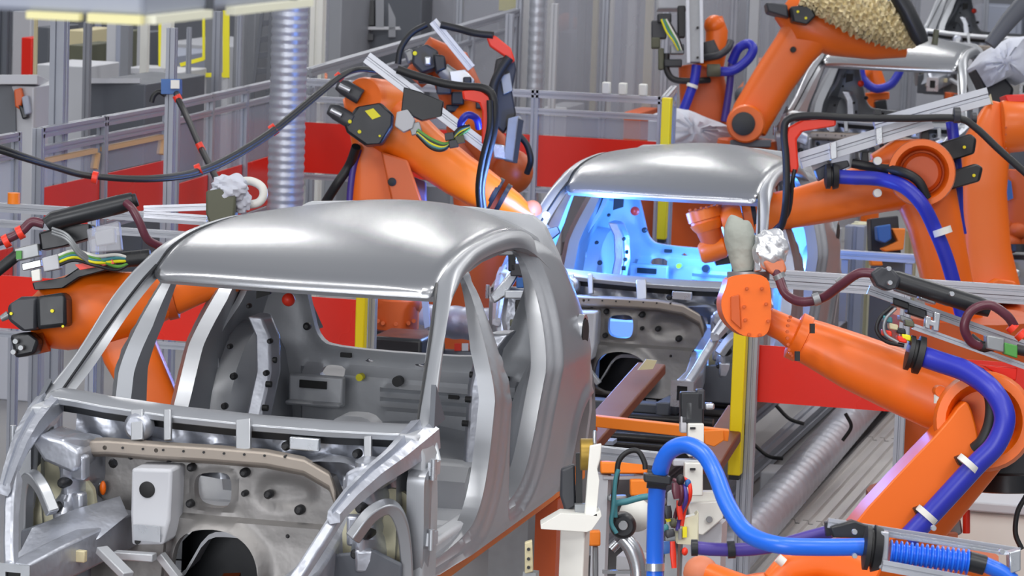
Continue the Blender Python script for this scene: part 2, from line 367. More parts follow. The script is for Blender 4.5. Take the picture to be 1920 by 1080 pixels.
        for y, z in ((1.76, .8), (1.8, .9), (1.86, 1.0)): pt(MB().cyl((sg*.445, y, z), (sg*.47, y, z), .014, seg=10), 'strut_hole', 'hole', spo)
        # quarter inner panel
        q = MB(); qo = sdp(rnd([(1.9, .62), (1.98, 1.2), (2.12, 1.50), (2.45, 1.5), (2.62, 1.1), (2.65, .62)], 2)); qh = sdp(rnd([(2.22, 1.28), (2.42, 1.28), (2.36, 1.42), (2.24, 1.42)], 2))
        stamp(q, (1.85, 2.7), (.6, 1.55), .03, lambda y, z: np.maximum(qo(y, z), -qh(y, z)), lambda y, z, s: np.stack([sg*(sidex(y, z)-.11-.03*wob(y, z, 3)), y, z], 1), lambda p: p+np.array([-sg*.03, 0, 0]))
        qp = pt(q, 'quarter_panel', 'inner')
        # sill inner box, floor side
        pt(MB().beam((sg*.735, -.10, .55), (sg*.735, 1.85, .55), .08, .10), 'sill_box', 'inner', bevel=.02)
        # strut tower
        ap = [np.array(p) for p in ((.525, -.02), (.54, -.12), (.56, -.2), (.60, -.245), (.64, -.21), (.668, -.13), (.685, -.05))]
        pa = catmull(ap, 5); st = MB(); secs = []; nz = 22
        for i, p in enumerate(pa):
            a = i/(len(pa)-1); ring = []
            for k in range(nz):
                f_ = k/(nz-1); z = .47+.47*f_+.03*sin(pi*a); nrm_ = N(np.array([p[0]-.57, p[1]+.05]))
                o_ = .016*float(wob(np.array(a*.9), np.array(f_*.9), 31 if sg > 0 else 33, 1.6))+.022*(f_ < .42)*sin(pi*a)-.018*(.5 < f_ < .62)+.02*(f_ > .86)*(.2 < a < .75)
                ring.append((sg*(p[0]+nrm_[0]*o_), p[1]+nrm_[1]*o_, z))
            ring.append((sg*(p[0]*.6+.57*.4), p[1]*.5-.02, .955+.02*sin(pi*a))); ring.append((sg*.57, -.06, .965)); secs.append(ring)
        st.loft(secs, cap=False, closed=False); sto = pt(st, 'strut_tower', 'galv', ang=32)
        for a_, z_ in ((.50, .80), (.62, .70), (.44, .62)):
            p = pa[int(a_*(len(pa)-1))]; pt(MB().lathe((sg*p[0], p[1]+.03, z_), (sg*p[0], p[1]-.045, z_), [(0, .022), (.7, .021), (.85, .017), (1, .009)], 14), 'stud', 'dark', sto)
        for a_, z_, w_, h_ in ((.36, .86, .09, .10), (.58, .60, .07, .09), (.30, .70, .05, .12)):
            p = pa[int(a_*(len(pa)-1))]; pt(MB().box((sg*p[0], p[1]-.012, z_), (w_, .05, h_), [(1, .25*sg, 0), (-.25*sg, 1, .1), (0, -.1, 1)]), 'tower_bracket', 'galv', sto, bevel=.012)
        bp = MB().loft([[(sg*x, y, z) for x, z in ((.53, .87), (.535, .93), (.60, .965), (.70, .985), (.73, .95), (.68, .88), (.56, .84))] for y in (-.27, -.2, -.04)])
        pt(bp, 'tower_brace', 'galv', bevel=.015, ang=40)
        rb2 = MB().loft([[(sg*(x+a), y, z+b) for a, b in ((-.03, -.03), (.0, .035), (.035, .02), (.03, -.03))] for x, y, z in ((.645, -.62, .90), (.60, -.76, .78), (.55, -.88, .66), (.52, -.94, .60))])
        pt(rb2, 'rail_brace', 'galv', bevel=.008, ang=30)
        # fender rail, from the hinge pillar forward and down
        rl = MB().loft([[(sg*(x+dx*k), y, z+dz*k) for dx, dz in ((-.04, .0), (-.035, .045), (-.012, .05), (-.006, .03), (.008, .03), (.014, .045), (.04, .03), (.045, -.02), (-.02, -.035))] for x, y, z, k in ((.765, .0, 1.035, 1.5), (.755, -.12, 1.015, 1.35), (.735, -.28, .985, 1.1), (.70, -.46, .95, .9), (.665, -.62, .90, .75), (.64, -.74, .85, .6))])
        pt(rl, 'fender_rail', 'galv', ang=30)
        # front longitudinal member with end plate
        lg = MB().loft([[(sg*(x+a), y, z+b) for a, b in ((-.05, -.07), (.05, -.07), (.055, .06), (.02, .075), (-.045, .07))] for x, y, z in ((.42, -.04, .60), (.46, -.3, .58), (.50, -.6, .56), (.51, -.93, .55))])
        lgo = pt(lg, 'front_rail', 'galv', bevel=.01, ang=25)
        cx, cz, cy = sg*.51, .55, -.95
        pl = [(cx+a, cy, cz+b) for a, b in ((-.065, -.075), (.065, -.075), (.065, .075), (-.065, .075))]; hl = [(cx+a, cy, cz+b) for a, b in ((-.03, -.04), (.03, -.04), (.03, .045), (-.03, .045))]
        pt(MB().prism(pl, (0, -.012, 0), [hl]), 'crash_plate', 'silver', lgo)
        pt(MB().box((cx, cy+.012, cz), (.075, .01, .10)), 'rail_opening', 'hole', lgo)
        # arch bracket, pale splash panel behind it and dark wheel well lining
        ab = MB().tube([(sg*x, y, z) for x, y, z in ((.60, -.36, .70), (.66, -.33, .79), (.72, -.29, .82), (.755, -.25, .76), (.77, -.22, .64), (.775, -.2, .48))], .034, seg=4)
        pt(ab, 'wheel_arch', 'frame', ang=50, bevel=.006)
        sl = MB(); so_ = sdp(rnd([(.50, .5), (.50, .74), (.60, .84), (.72, .87), (.78, .8), (.78, .5)], 1)); stamp(sl, (.48, .8), (.48, .9), .02, so_, lambda x, z, s: np.stack([sg*x, -.15+.02*wob(x, z, 4, 2), z], 1), lambda p: p+np.array([0, .03, 0])); pt(sl, 'splash_panel', 'pale')
        pt(MB().loft([[(sg*x, -.27+.025*i, z) for x, z in ((.48, .40), (.77, .40), (.77, .60), (.66, .645), (.48, .61))] for i in range(2)]), 'wheel_well_lining', 'dgrey', bevel=.01)
    # ---- fuel filler opening on the right hand side frame
    ff = MB(); x = float(sidex(np.array(2.33), np.array(1.16)))
    ff.loft([[(x-.02+dx, 2.33+r*cos(a)*.8, 1.15+r*sin(a)) for a in np.linspace(0, 2*pi, 20, endpoint=False)] for r, dx in ((.085, 0.0), (.085, .028), (.07, .026), (.065, -.02))], cap=False)
    ffo = pt(ff, 'filler_opening', 'frame'); fz = MB().cyl((x-.03, 2.33, 1.15), (x+.012, 2.33, 1.15), .062); pt(fz, 'filler_recess', 'hole', ffo)
    # ---- roof
    rs = sdp(rnd([(-.60, .90), (.60, .90), (.605, 1.3), (.61, 1.9), (.59, 2.6), (.50, 2.84), (-.50, 2.84), (-.59, 2.6), (-.61, 1.9), (-.605, 1.3)], 1))
    rsd = lambda x, y: np.maximum(np.abs(x)-.606+.05*np.clip(y-2.1, 0, 1), np.maximum((.665+.03*(x/.6)**2)-y, y-2.84+.05*(x/.6)**2))
    r = MB(); stamp(r, (-.66, .66), (.63, 2.9), .03, rsd, lambda x, y, s: np.stack([x, y, roofz(x, y)-.022*np.exp(s/.010)], 1), lambda p: p-np.array([0, 0, .022]))
    pt(r, 'roof_panel', 'steel', ang=60)
    hd = MB().loft([[(x, .70+.03*(x/.6)**2+dy, float(roofz(np.array(x), np.array(.70+.03*(x/.6)**2)))+dz) for dy, dz in ((-.025, -.046), (-.01, -.034), (.05, -.03), (.12, -.04), (.05, -.085))] for x in np.linspace(-.6, .6, 15)])
    pt(hd, 'windscreen_header', 'inner')
    for y in (1.5, 2.0):
        pt(MB().loft([[(x, y+dy, float(roofz(np.array(x), np.array(y)))+dz) for dy, dz in ((-.04, -.05), (.04, -.05), (.03, -.075), (-.03, -.075))] for x in np.linspace(-.57, .57, 9)]), 'roof_bow', 'inner')
    # ---- tailgate frame and rear seat bulkhead
    oo = sdp(rnd([(-.80, .40), (-.86, .9), (-.80, 1.12), (-.62, 1.58), (-.50, 1.66), (.50, 1.66), (.62, 1.58), (.80, 1.12), (.86, .9), (.80, .40)], 1))
    wo = sdp(rnd([(-.36, .985), (-.44, 1.03), (-.475, 1.15), (-.54, 1.36), (-.56, 1.5), (-.46, 1.55), (.46, 1.55), (.56, 1.5), (.54, 1.36), (.475, 1.15), (.44, 1.03), (.36, .985)], 2))
    hs = [sdp(rnd(h, 2)) for h in ([(-.22, .925), (-.17, .925), (-.17, .95), (-.22, .95)], [(.02, .915), (.08, .915), (.08, .935), (.02, .935)], [(.28, .905), (.34, .905), (.34, .93), (.28, .93)], [(-.42, .84), (-.30, .84), (-.30, .90), (-.42, .90)])]
    def tg(x, z):
        s = np.maximum(oo(x, z), -wo(x, z))
        for h in hs: s = np.maximum(s, -h(x, z))
        return s
    def tm(x, z, s):
        w = np.abs(wo(x, z)); y = 2.46+.10*(1.0-np.clip(z, .4, 1.0))+.10*np.clip(z-1.0, 0, 1)
        y = y-.05*(z < .895)*np.clip((.895-z)/.03, 0, 1)*(np.abs(x) < .52)-.03*np.exp(-(w/.03)**2)
        y = y-.015*(sdp([(-.12, .72), (.62, .72), (.62, .84), (-.12, .84)])(x, z) < 0)*np.sign(np.sin(z*115))
        return np.stack([x, y, z], 1)
    t = MB(); stamp(t, (-.9, .9), (.38, 1.7), .022, tg, tm, lambda p: p+np.array([0, .05, 0])); tgo = pt(t, 'tailgate_frame', 'inner', ang=30)
    pt(MB().cyl((-.21, 2.36, .868), (-.21, 2.40, .868), .017), 'yellow_plug', 'ylw', tgo)
    pt(MB().cyl((-.03, 2.36, .862), (-.03, 2.40, .862), .024), 'rubber_grommet', 'dark', tgo)
    c = CL(541, 562, 2.0); pt(MB().ball(c, .030), 'orange_plug', 'redp', tgo)
    c = CL(493, 541, 1.95); pt(MB().prism([CL(u, v, 1.95) for u, v in ((482, 524), (508, 526), (506, 552), (480, 560))], (0, .02, 0)), 'quarter_opening', 'hole', tgo)
    for u, v, y, r_ in ((437, 706, 1.75, .016), (420, 762, 1.6, .015), (466, 574, 1.9, .011), (505, 640, 1.85, .012), (575, 612, 2.2, .018), (430, 650, 1.8, .012), (498, 700, 1.6, .013)):
        c = CL(u, v, y); pt(MB().lathe(c+np.array([0, .02, 0]), c+np.array([0, -.010, 0]), [(0, r_), (.7, r_), (1, r_*.5)], 12), 'rubber_grommet', 'dark', tgo)
    for x_, z_ in ((.10, .935), (.22, .80), (.45, .90), (-.30, .955)): pt(MB().box((x_, 2.44, z_), (.05, .02, .02)), 'panel_slot', 'hole', tgo)
    br = MB().box((-.40, 2.33, .80), (.26, .05, .14)); br.box((-.40, 2.30, .745), (.26, .09, .02)); bro = pt(br, 'latch_bracket', 'inner', tgo, bevel=.01)
    pt(MB().box((-.41, 2.302, .83), (.13, .012, .035)), 'latch_slot', 'hole', tgo)
    # ---- floor
    def fs(x, y): return np.maximum(np.abs(x)-.74, np.maximum(-.04-y, y-2.5))
    def fm(x, y, s):
        z = .42+.20*np.exp(-(x/.15)**4)*(y < 1.7)+.20*np.clip((y-1.45)/.12, 0, 1)+.05*np.clip((y-2.0)/.2, 0, 1)*np.exp(-(x/.3)**2)+.006*np.sign(np.sin(y*40))*(np.abs(x) > .2)*(y < 1.3)+.008*wob(x, y, 8)
        return np.stack([x, y, z], 1)
    fl = MB(); stamp(fl, (-.8, .8), (-.1, 2.6), .03, fs, fm, lambda p: p-np.array([0, 0, .02])); pt(fl, 'floor_pan', 'inner', ang=30)
    for y in (.35, .95): pt(MB().loft([[(x, y+dy, .42+dz) for dy, dz in ((-.07, 0), (-.05, .10), (.05, .10), (.07, 0))] for x in (-.72, -.2, .2, .72)]), 'seat_crossmember', 'inner')
    pt(MB().loft([[(x, y, z) for y, z in ((1.50, .42), (1.44, .60), (1.5, .655), (1.75, .64), (1.85, .6))] for x in (-.55, -.2, .2, .55)]), 'seat_pan', 'inner', ang=20)
    # ---- firewall
    tun = sdp(rnd(cxz([(338, 1100), (340, 1015), (370, 985), (440, 985), (492, 1025), (505, 1100)], -.06), 2)); top = cxz([(118, 822), (200, 832), (330, 845), (450, 853), (560, 872), (625, 893), (640, 930), (600, 1000), (585, 1120), (90, 1120), (105, 900)], -.06)
    fo = sdp(top); ov = sdp(rnd(cxz([(368, 890), (392, 884), (425, 884), (438, 892), (438, 940), (425, 952), (385, 948), (368, 935)], -.06), 2))
    rh = [sdp(circ(*cxz([c], -.06)[0], r_)) for c, r_ in (((172, 905), .022), ((205, 872), .02), ((455, 888), .012))]
    w1 = sdp(rnd(cxz([(146, 858), (178, 856), (184, 900), (170, 915), (148, 900)], -.06), 2))
    def fw(x, z):
        s = np.maximum(np.maximum(fo(x, z), -ov(x, z)), np.maximum(-tun(x, z), -w1(x, z)))
        for h in rh: s = np.maximum(s, -h(x, z))
        return s
    p1 = sdp(rnd(cxz([(478, 878), (600, 895), (598, 958), (478, 962)], -.06), 2)); p2 = sdp(rnd(cxz([(360, 872), (445, 876), (450, 960), (358, 955)], -.06), 2)); zl = CL(430, 968, -.06)[2]
    def fmm(x, z, s):
        y = -.07+.022*np.clip(-p1(x, z)/.045, 0, 1)+.0*x-.02*np.clip(1-np.abs(ov(x, z))/.025, 0, 1)+.003*wob(x, z, 11, 2.2)
        y = y-.035*np.clip((zl-z)/.012, 0, 1)*(x > -.2)+.05*np.clip((-.24-x)/.02, 0, 1)-.05*np.exp(-(tun(x, z)/.03)**2)
        y = y+.012*np.clip(-p2(x, z)/.04, 0, 1)-.3*np.clip(zl-.07-z, 0, 1)**1.4
        return np.stack([x, y, z], 1)
    f = MB(); stamp(f, (-.82, .6), (.38, 1.0), .0145, fw, fmm, lambda p: p+np.array([0, .05, 0])); fwo = pt(f, 'firewall', 'fire', ang=25)
    g = lambda u, v, y=-.10: CL(u, v, y)
    for u, v, r_ in ((357, 877, .016), (457, 887, .018), (560, 957, .019), (355, 945, .016), (457, 926, .012), (502, 928, .017), (195, 838, .012), (245, 856, .013), (318, 860, .015), (172, 926, .009), (540, 1005, .01)):
        c = g(u, v); o = pt(MB().lathe(c+np.array([0, .03, 0]), c+np.array([0, -.012, 0]), [(0, r_), (.7, r_), (.85, r_*.8), (1, r_*.45)], 14), 'rubber_grommet', 'dark', fwo)
    for u, v, r_ in ((200, 838, .018), (296, 843, .017)):
        c = g(u, v, -.12); o = pt(MB().lathe(c+np.array([0, .03, 0]), c+np.array([0, -.012, 0]), [(0, r_), (.6, r_), (1, r_*.8)], 14), 'threaded_boss', 'dark', fwo); pt(MB().cyl(c+np.array([0, -.01, 0]), c+np.array([0, -.02, 0]), r_*.5), 'stud', 'silver', fwo)
    c = g(193, 915, -.06); pt(MB().ball(c, .022, (.6, .5, 1.3)), 'orange_plug', 'orange', fwo)
    wv = MB(); wv.tube([g(150, 858, -.0), g(165, 872, -.03), g(182, 898, -.04)], .010, spl=False); pt(wv, 'yellow_wire', 'ylw', fwo)
    wv = MB(); wv.tube([g(162, 856, -.0), g(174, 868, -.03), g(184, 886, -.04)], .008, spl=False); pt(wv, 'orange_wire', 'orange', fwo)
    # beige crossmember over the firewall
    bl = [(128, 838), (200, 836), (300, 844), (400, 850), (500, 858), (570, 872), (618, 900), (630, 935)]
    mbb = MB().loft([[CL(u, v, y)+np.array([0, 0, dz]) for y, dz in ((-.10, -.042), (-.14, -.03), (-.14, .02), (-.08, .034), (-.02, .03), (-.02, -.04))] for u, v in bl])
    cmo = pt(mbb, 'crossmember', 'beige', bevel=.008)
    for u in range(230, 560, 38):
        c = CL(u, 838+(u-200)*.055, -.142); pt(MB().cyl(c+np.array([0, .02, 0]), c+np.array([0, -.003, 0]), .005, seg=8), 'weld_nut', 'dark', cmo)
    # plenum tray behind it and the cowl bar under the windscreen
    pb = MB(); stamp(pb, (-.68, .68), (.80, 1.06), .02, lambda x, z: np.maximum(np.abs(x)-.68, np.abs(z-.93)-.12), lambda x, z, s: np.stack([x, .06+.035*wob(x*1.3, z, 21, 2)+.04*(z-.93), z], 1)); pt(pb, 'plenum_back', 'galv', ang=25)
    pr = MB(); stamp(pr, (-.66, .66), (-.1, .12), .02, lambda x, y: np.maximum(np.abs(x)-.66, np.abs(y)-.11), lambda x, y, s: np.stack([x, y, .93-.10*x*0+.022*wob(x, y, 5, 2.5)], 1)); pt(pr, 'plenum_tray', 'galv', ang=25)
    cb = [(92, 742), (110, 738), (150, 744), (200, 754), (330, 773), (480, 789), (620, 800), (740, 806), (766, 806)]
    cbm = MB().loft([[CL(u, v, .0)+np.array([0, dy, dz]) for dy, dz in ((-.05, -.035), (-.055, -.008), (-.03, .010), (.05, .018), (.07, .0), (.06, -.03), (-.03, -.03))] for u, v in cb])
    cbo = pt(cbm, 'cowl_bar', 'frame', bevel=.004)
    pt(MB().loft([[CL(u, v, .0)+np.array([0, dy, dz]) for dy, dz in ((.0, -.03), (.02, -.015), (.06, -.03), (.05, -.075), (.01, -.07))] for u, v in cb]), 'cowl_lip', 'blk', cbo)
    for (u, v, w_) in ((258, 800, .05), (457, 818, .06), (315, 800, .03), (690, 850, .03)):
        a, b = CL(u, v-32, -.05), CL(u, v+26, -.10); pt(MB().beam(a, b, w_, .02, (0, 1, 0)), 'cowl_strut', 'frame', bevel=.004)
    cc = CL(258, 800, -.06); pt(MB().lathe(cc+np.array([0, .03, 0]), cc+np.array([0, -.02, -.0]), [(0, .06), (.7, .055), (1, .04)], 18), 'cowl_boss', 'galv')
    c = CL(572, 832, -.05); pt(MB().box(c, (.12, .03, .05)), 'inlet_tab', 'silver', bevel=.005)
    for u, v in ((535, 837), (668, 852)): c = CL(u, v, -.06); pt(MB().lathe(c+np.array([0, .03, 0]), c+np.array([0, -.015, 0]), [(0, .018), (.6, .018), (1, .010)], 14), 'cowl_stud', 'dark')
    # brake booster bracket, the pale box left of centre
    bb = MB(); A = [CL(*q) for q in ((246, 878, -.22), (322, 880, -.22), (318, 975, -.22), (306, 1022, -.26), (246, 1022, -.26), (244, 965, -.22))]
    bb.prism(A, (0, .16, 0)); bo = pt(bb, 'booster_bracket', 'lgrey', bevel=.012)
    c = CL(276, 918, -.22); pt(MB().lathe(c+np.array([0, .05, 0]), c+np.array([0, -.006, 0]), [(0, .032), (.95, .032), (1, .024)], 22), 'bracket_hole', 'hole', bo)
    c = CL(258, 1015, -.26); pt(MB().cyl(c+np.array([0, .02, 0]), c+np.array([0, -.006, 0]), .011), 'bracket_hole', 'hole', bo)
    c = CL(276, 1000, -.265); pt(MB().box(c, (.11, .01, .06)), 'bracket_foot', 'silver', bo)
    # slanted lower panels at the left and the middle
    pt(MB().loft([[CL(*q) for q in r_] for r_ in (((60, 990, -.35), (140, 955, -.25), (225, 930, -.12)), ((40, 1030, -.5), (130, 990, -.4), (240, 965, -.2)), ((0, 1075, -.7), (90, 1040, -.55), (185, 1010, -.35)))], cap=False, closed=False), 'footwell_panel', 'galv')
    pt(MB().tube([CL(*q) for q in ((170, 990, -.22), (120, 1010, -.4), (60, 1050, -.6), (20, 1085, -.75))], .014), 'sealed_seam', 'beige')
    c = CL(145, 1042, -.5); pt(MB().box(c, (.07, .03, .045)), 'floor_block', 'tan', bevel=.004)
    for q0, q1 in (((215, 1040, -.3), (290, 1045, -.3)), ((190, 1030, -.4), (240, 1080, -.5)), ((300, 1040, -.2), (335, 1085, -.2))): pt(MB().beam(CL(*q0), CL(*q1), .05, .03), 'floor_brace', 'inner', bevel=.004)
    # gearbox tunnel interior
    tn = [[CL(u, v, y) for u, v in ((338, 1110), (342, 1015), (372, 985), (440, 985), (492, 1027), (507, 1110))] for y in (-.10, .12)]+[[CL(u, v, .9) for u, v in ((385, 1050), (390, 1000), (405, 985), (450, 985), (480, 1005), (490, 1050))]]
    tno = pt(MB().loft(tn, cap=False), 'gearbox_tunnel', 'dgrey'); pt(MB().prism(tn[1], (0, .01, 0)), 'tunnel_shade_cap', 'blk', tno); pt(MB().beam(CL(418, 1120, .05), CL(478, 1010, .3), .07, .05), 'lift_leg', 'shaded_orange', tno)  # dark walls and added cap paint the tunnel's shade; beam is a lift leg
    # engine subframe below
    for sg in (1, -1): pt(MB().beam((sg*.36, -.75, .42), (sg*.30, -.05, .36), .08, .08), 'subframe_arm', 'dorange' if sg < 0 else 'dgrey', bevel=.01)
    pt(MB().beam((-.42, -.60, .40), (.42, -.60, .40), .10, .06), 'subframe_beam', 'dgrey', bevel=.01)
    return root
car = build_car()
GC = 'car body shells on the welding line'
tag(car, 'bare grey car body shell nearest the camera, engine bay open in the left foreground', 'car body', GC)
def car_at(y, z, label, x=O1[0]):
    c = copy_tree(car); c.location = (x, y, z); c['label'] = label; return c
car2 = car_at(19.65, .44, 'bare car body shell lit blue inside by welding, middle of the line')
car3 = car_at(29.3, .72, 'bare grey car body shell behind the diagonal aluminium rail, third from the camera')
car4 = car_at(38.5, 1.05, 'farthest car body shell, cut by the top right corner', -4.3)
# ------------------------------------------------------------------ robots
def hose(par, pts, r, m, name='hose', D=None, **k):
    """pts: (u,v,D); r in photo pixels at the first D"""
    q = [P(*p) for p in pts]; o = MB().tube(q, mp(r, pts[0][2]), **k).build(name, m, par); return o
def hclip(par, u, v, D, du, dv, r, m='white', name='hose_clip', L=.03):
    a = P(u-du/2, v-dv/2, D); b = P(u+du/2, v+dv/2, D); return MB().cyl(a, b, mp(r, D), seg=16).build(name, m, par)
def motor(par, uv, D, th, m='blk', dots=(), label=None):
    o = MB().slab(uv, D, th).build('motor', m, par, bevel=.015)
    for u, v, r in dots: MB().disc(u, v, D-.006, FW, r, .014).build('yellow_dot', 'ylw', o)
    return o
def bolts(par, u, v, D, ru, rv, n, r, a0=0., a1=2*pi, m='dorange'):
    for i in range(n):
        a = a0+(a1-a0)*i/max(1, n-1 if abs(a1-a0) < 6.2 else n); MB().disc(u+ru*cos(a), v+rv*sin(a), D, FW, r, .02).build('bolt', m, par)
def footz(u, v, D): p = P(u, v, D); return (p[0], p[1], 0)
def pedestal(par, u, v, D, h_to=None, r=.34, m='dorange'):
    p = P(u, v, D); zt = p[2] if h_to is None else h_to
    b = MB().lathe((p[0], p[1], 0), (p[0], p[1], zt), [(0, r*1.35), (.06, r*1.35), (.07, r*1.1), (.55, r), (.6, r*1.15), (1, r*1.1)], 26).build('base', m, par, bevel=.01)
    return b

# ---- A: left of the nearest car body
D = 15.3
ra = empty('welding_robot', footz(320, 800, D), 'orange welding robot reaching behind the left window pillars of the nearest car body', 'robot', 'orange robots along the line')
MB().arm([(60, 612, D, 42), (110, 592, D, 68), (170, 578, D, 74), (240, 570, D, 62), (320, 552, D, 42), (400, 534, D, 24), (445, 527, D, 20)], sq=2.6).build('forearm', 'orange', ra)
MB().arm([(440, 527, D, 17), (470, 524, D, 21), (505, 520, D, 17)], sq=2.4).build('wrist', 'orange', ra)
MB().disc(318, 553, D, P(400, 534, D)-P(320, 552, D), 47, .05).build('seal_ring', 'dorange', ra)
la = MB().arm([(222, 590, D+.05, 52), (245, 660, D+.05, 52), (285, 740, D+.05, 46), (325, 830, D+.05, 42), (345, 900, D+.1, 60)], sq=5, dep=.8).build('lower_arm', 'orange', ra, bevel=.01)
MB().disc(230, 696, D-.25, FW, 9, .04).build('arm_hole', 'hole', la)
MB().disc(205, 604, D+.22, FW, 60, .40).build('elbow_joint', 'orange', ra)
c = P(352, 900, D+.1); MB().lathe((c[0], c[1], 0), (c[0], c[1], c[2]+.1), [(0, .5), (.1, .5), (.12, .36), (.7, .33), (.75, .42), (1, .42)]).build('base', 'dorange', ra)
motor(ra, [(68, 556), (112, 549), (124, 556), (125, 612), (70, 618)], D-.36, .34, 'blk', [(98, 583, 3.5), (118, 612, 2.5)])
motor(ra, [(14, 572), (40, 556), (70, 556), (70, 618), (42, 622), (14, 600)], D-.32, .28, 'blk2', [(21, 588, 3)])
motor(ra, [(18, 628), (50, 622), (74, 640), (66, 664), (28, 672)], D-.30, .28, 'blk')
for u, v in ((30, 640), (40, 652), (26, 660)): MB().disc(u, v, D-.33, FW, 5, .05).build('plug', 'gun', ra)
MB().arm([(2, 598, D-.2, 6), (16, 590, D-.2, 8)], sq=2).build('plug', 'gun', ra)
MB().arm([(66, 648, D-.1, 17), (88, 640, D-.1, 20)], sq=2).build('motor_flange', 'dorange', ra)
tp = MB().arm([(88, 422, D-.3, 15), (100, 414, D-.3, 18), (225, 383, D-.3, 18), (250, 376, D-.3, 16)], sq=2).build('tool_tube', 'blk', ra)
MB().arm([(248, 377, D-.3, 14), (257, 374, D-.3, 12)], sq=2).build('tube_end', 'hole', tp)
hose(ra, [(236, 380, D-.35), (248, 392, D-.37), (262, 418, D-.37), (276, 448, D-.35), (300, 462, D-.3)], 8, 'plum')
hose(ra, [(-10, 455, D-.3), (20, 445, D-.3), (42, 432, D-.3), (60, 416, D-.3), (82, 420, D-.3)], 9, 'plum')
for u, v in ((12, 452), (38, 436)): hclip(ra, u, v, D-.3, 10, -5, 13, 'redp')
hose(ra, [(-10, 512, D-.28), (15, 492, D-.28), (35, 476, D-.28)], 11, 'dark')
MB().slab([(72, 436), (130, 420), (172, 420), (172, 446), (120, 462), (76, 470)], D-.25, .16).build('valve_block', 'blk', ra, bevel=.01)
sb = MB().slab([(162, 430), (222, 414), (228, 470), (168, 474)], D-.4, .08).build('clear_housing', 'clear2', ra, bevel=.006)
MB().slab([(176, 436), (214, 426), (216, 456), (180, 462)], D-.34, .08).build('sensor', 'lgrey', ra, bevel=.006)
MB().slab([(26, 466), (70, 456), (74, 480), (30, 490)], D-.3, .09).build('control_box', 'gun', ra, bevel=.005)
MB().rect(30, 470, 40, 486, D-.32, .05).build('terminal', 'green', ra)
MB().slab([(78, 484), (108, 476), (112, 504), (82, 510)], D-.32, .10).build('control_box', 'lgrey', ra, bevel=.005)
MB().slab([(40, 494), (76, 486), (78, 500), (42, 508)], D-.26, .08).build('terminal_strip', 'silver', ra, bevel=.004)
MB().slab([(58, 508), (74, 504), (76, 526), (60, 528)], D-.36, .06).build('relay', 'white', ra, bevel=.004)
for i, (m, a, b) in enumerate((('wire', 478, 500), ('ylw', 486, 490), ('teal', 482, 484), ('white', 474, 478), ('blk', 492, 506))):
    hose(ra, [(108, a+6, D-.3), (140, a-4, D-.32), (180, a+6, D-.34), (220, b, D-.3), (252, 488, D-.25)], 3.2, m, 'cable')
for k in range(3): hose(ra, [(98, 428+k*5, D-.35), (126, 440+k*5, D-.38), (150, 470+k*5, D-.36), (190, 500+k*2, D-.3)], 3, 'gun', 'cable')
for u in (240, 256, 272): MB().disc(u, 486-(u-240)*.1, D-.25, P(300, 480, D)-P(240, 488, D), 15, .05).build('hose_collar', 'dark', ra)
MB().slab([(60, 530), (120, 520), (150, 500), (210, 488), (240, 496), (150, 520), (120, 540), (64, 544)], D-.2, .2).build('mounting_plate', 'blk', ra, bevel=.006)
MB().slab([(140, 496), (210, 486), (214, 494), (150, 506)], D-.32, .06).build('red_strap', 'redp', ra)

# ---- B: welds the second car body, behind the roof of the first
D = 20.8
rb = empty('welding_robot', footz(742, 560, D), 'orange welding robot with black motors behind the nearest roof, arm pointing to the weld flash', 'robot', 'orange robots along the line')
lb = MB().arm([(738, 560, D+.1, 66), (730, 440, D+.1, 66), (722, 380, D+.1, 64), (712, 290, D+.1, 48), (705, 230, D+.1, 52)], sq=5, dep=.75).build('lower_arm', 'orange', rb, bevel=.012)
MB().slab([(714, 284), (764, 300), (796, 392), (738, 396)], D-.18, .2).build('arm_shaded_face', 'dorange', lb, bevel=.012); MB().disc(735, 341, D-.185, FW, 8, .02).build('arm_hole', 'hole', lb)  # arm's right face in darker orange, its shade put into the colour
MB().slab([(772, 330), (798, 340), (800, 400), (760, 400)], D+.1, .2).build('arm_side', 'purp', lb, bevel=.01)  # muted purple plate along the right of the arm
MB().arm([(650, 215, D, 30), (680, 208, D, 46), (712, 222, D, 52), (770, 262, D, 52), (800, 284, D, 46), (860, 328, D, 42), (900, 352, D, 39), (926, 366, D, 34)], sq=2.5).build('forearm', 'orange', rb)
MB().disc(712, 188, D-.05, FW+.4*RT, 40, .5).build('elbow_joint', 'orange', rb)
for a in ((926, 366), (942, 374)): MB().disc(a[0], a[1], D, P(960, 385, D)-P(900, 352, D), 36 if a[0] < 930 else 32, .03).build('seal_ring', 'blk', rb)
MB().arm([(940, 373, D, 30), (962, 386, D, 26), (985, 400, D, 18), (1000, 408, D, 17)], sq=2.3).build('wrist', 'orange', rb)
MB().ball(P(998, 396, D), mp(19, D), (1, .9, 1.1)).build('wrist_flange', 'lorange', rb)
wg = MB().slab([(1012, 432), (1046, 424), (1052, 436), (1028, 456), (1014, 450)], D-.05, .14).build('welding_head', 'blk', rb, bevel=.008)
MB().arm([(1002, 408, D, 9), (1018, 424, D, 8), (1030, 434, D, 7)], sq=2).build('torch_neck', 'gun', rb)
m1 = motor(rb, [(644, 232), (668, 200), (714, 192), (738, 214), (736, 238), (716, 270), (684, 272), (650, 248)], D-.34, .3, 'blk', [(656, 228, 3.5), (674, 247, 3.5), (712, 255, 2.2)])
MB().slab([(684, 208), (700, 203), (714, 218), (698, 224)], D-.35, .012).build('yellow_label', 'ylw', m1)
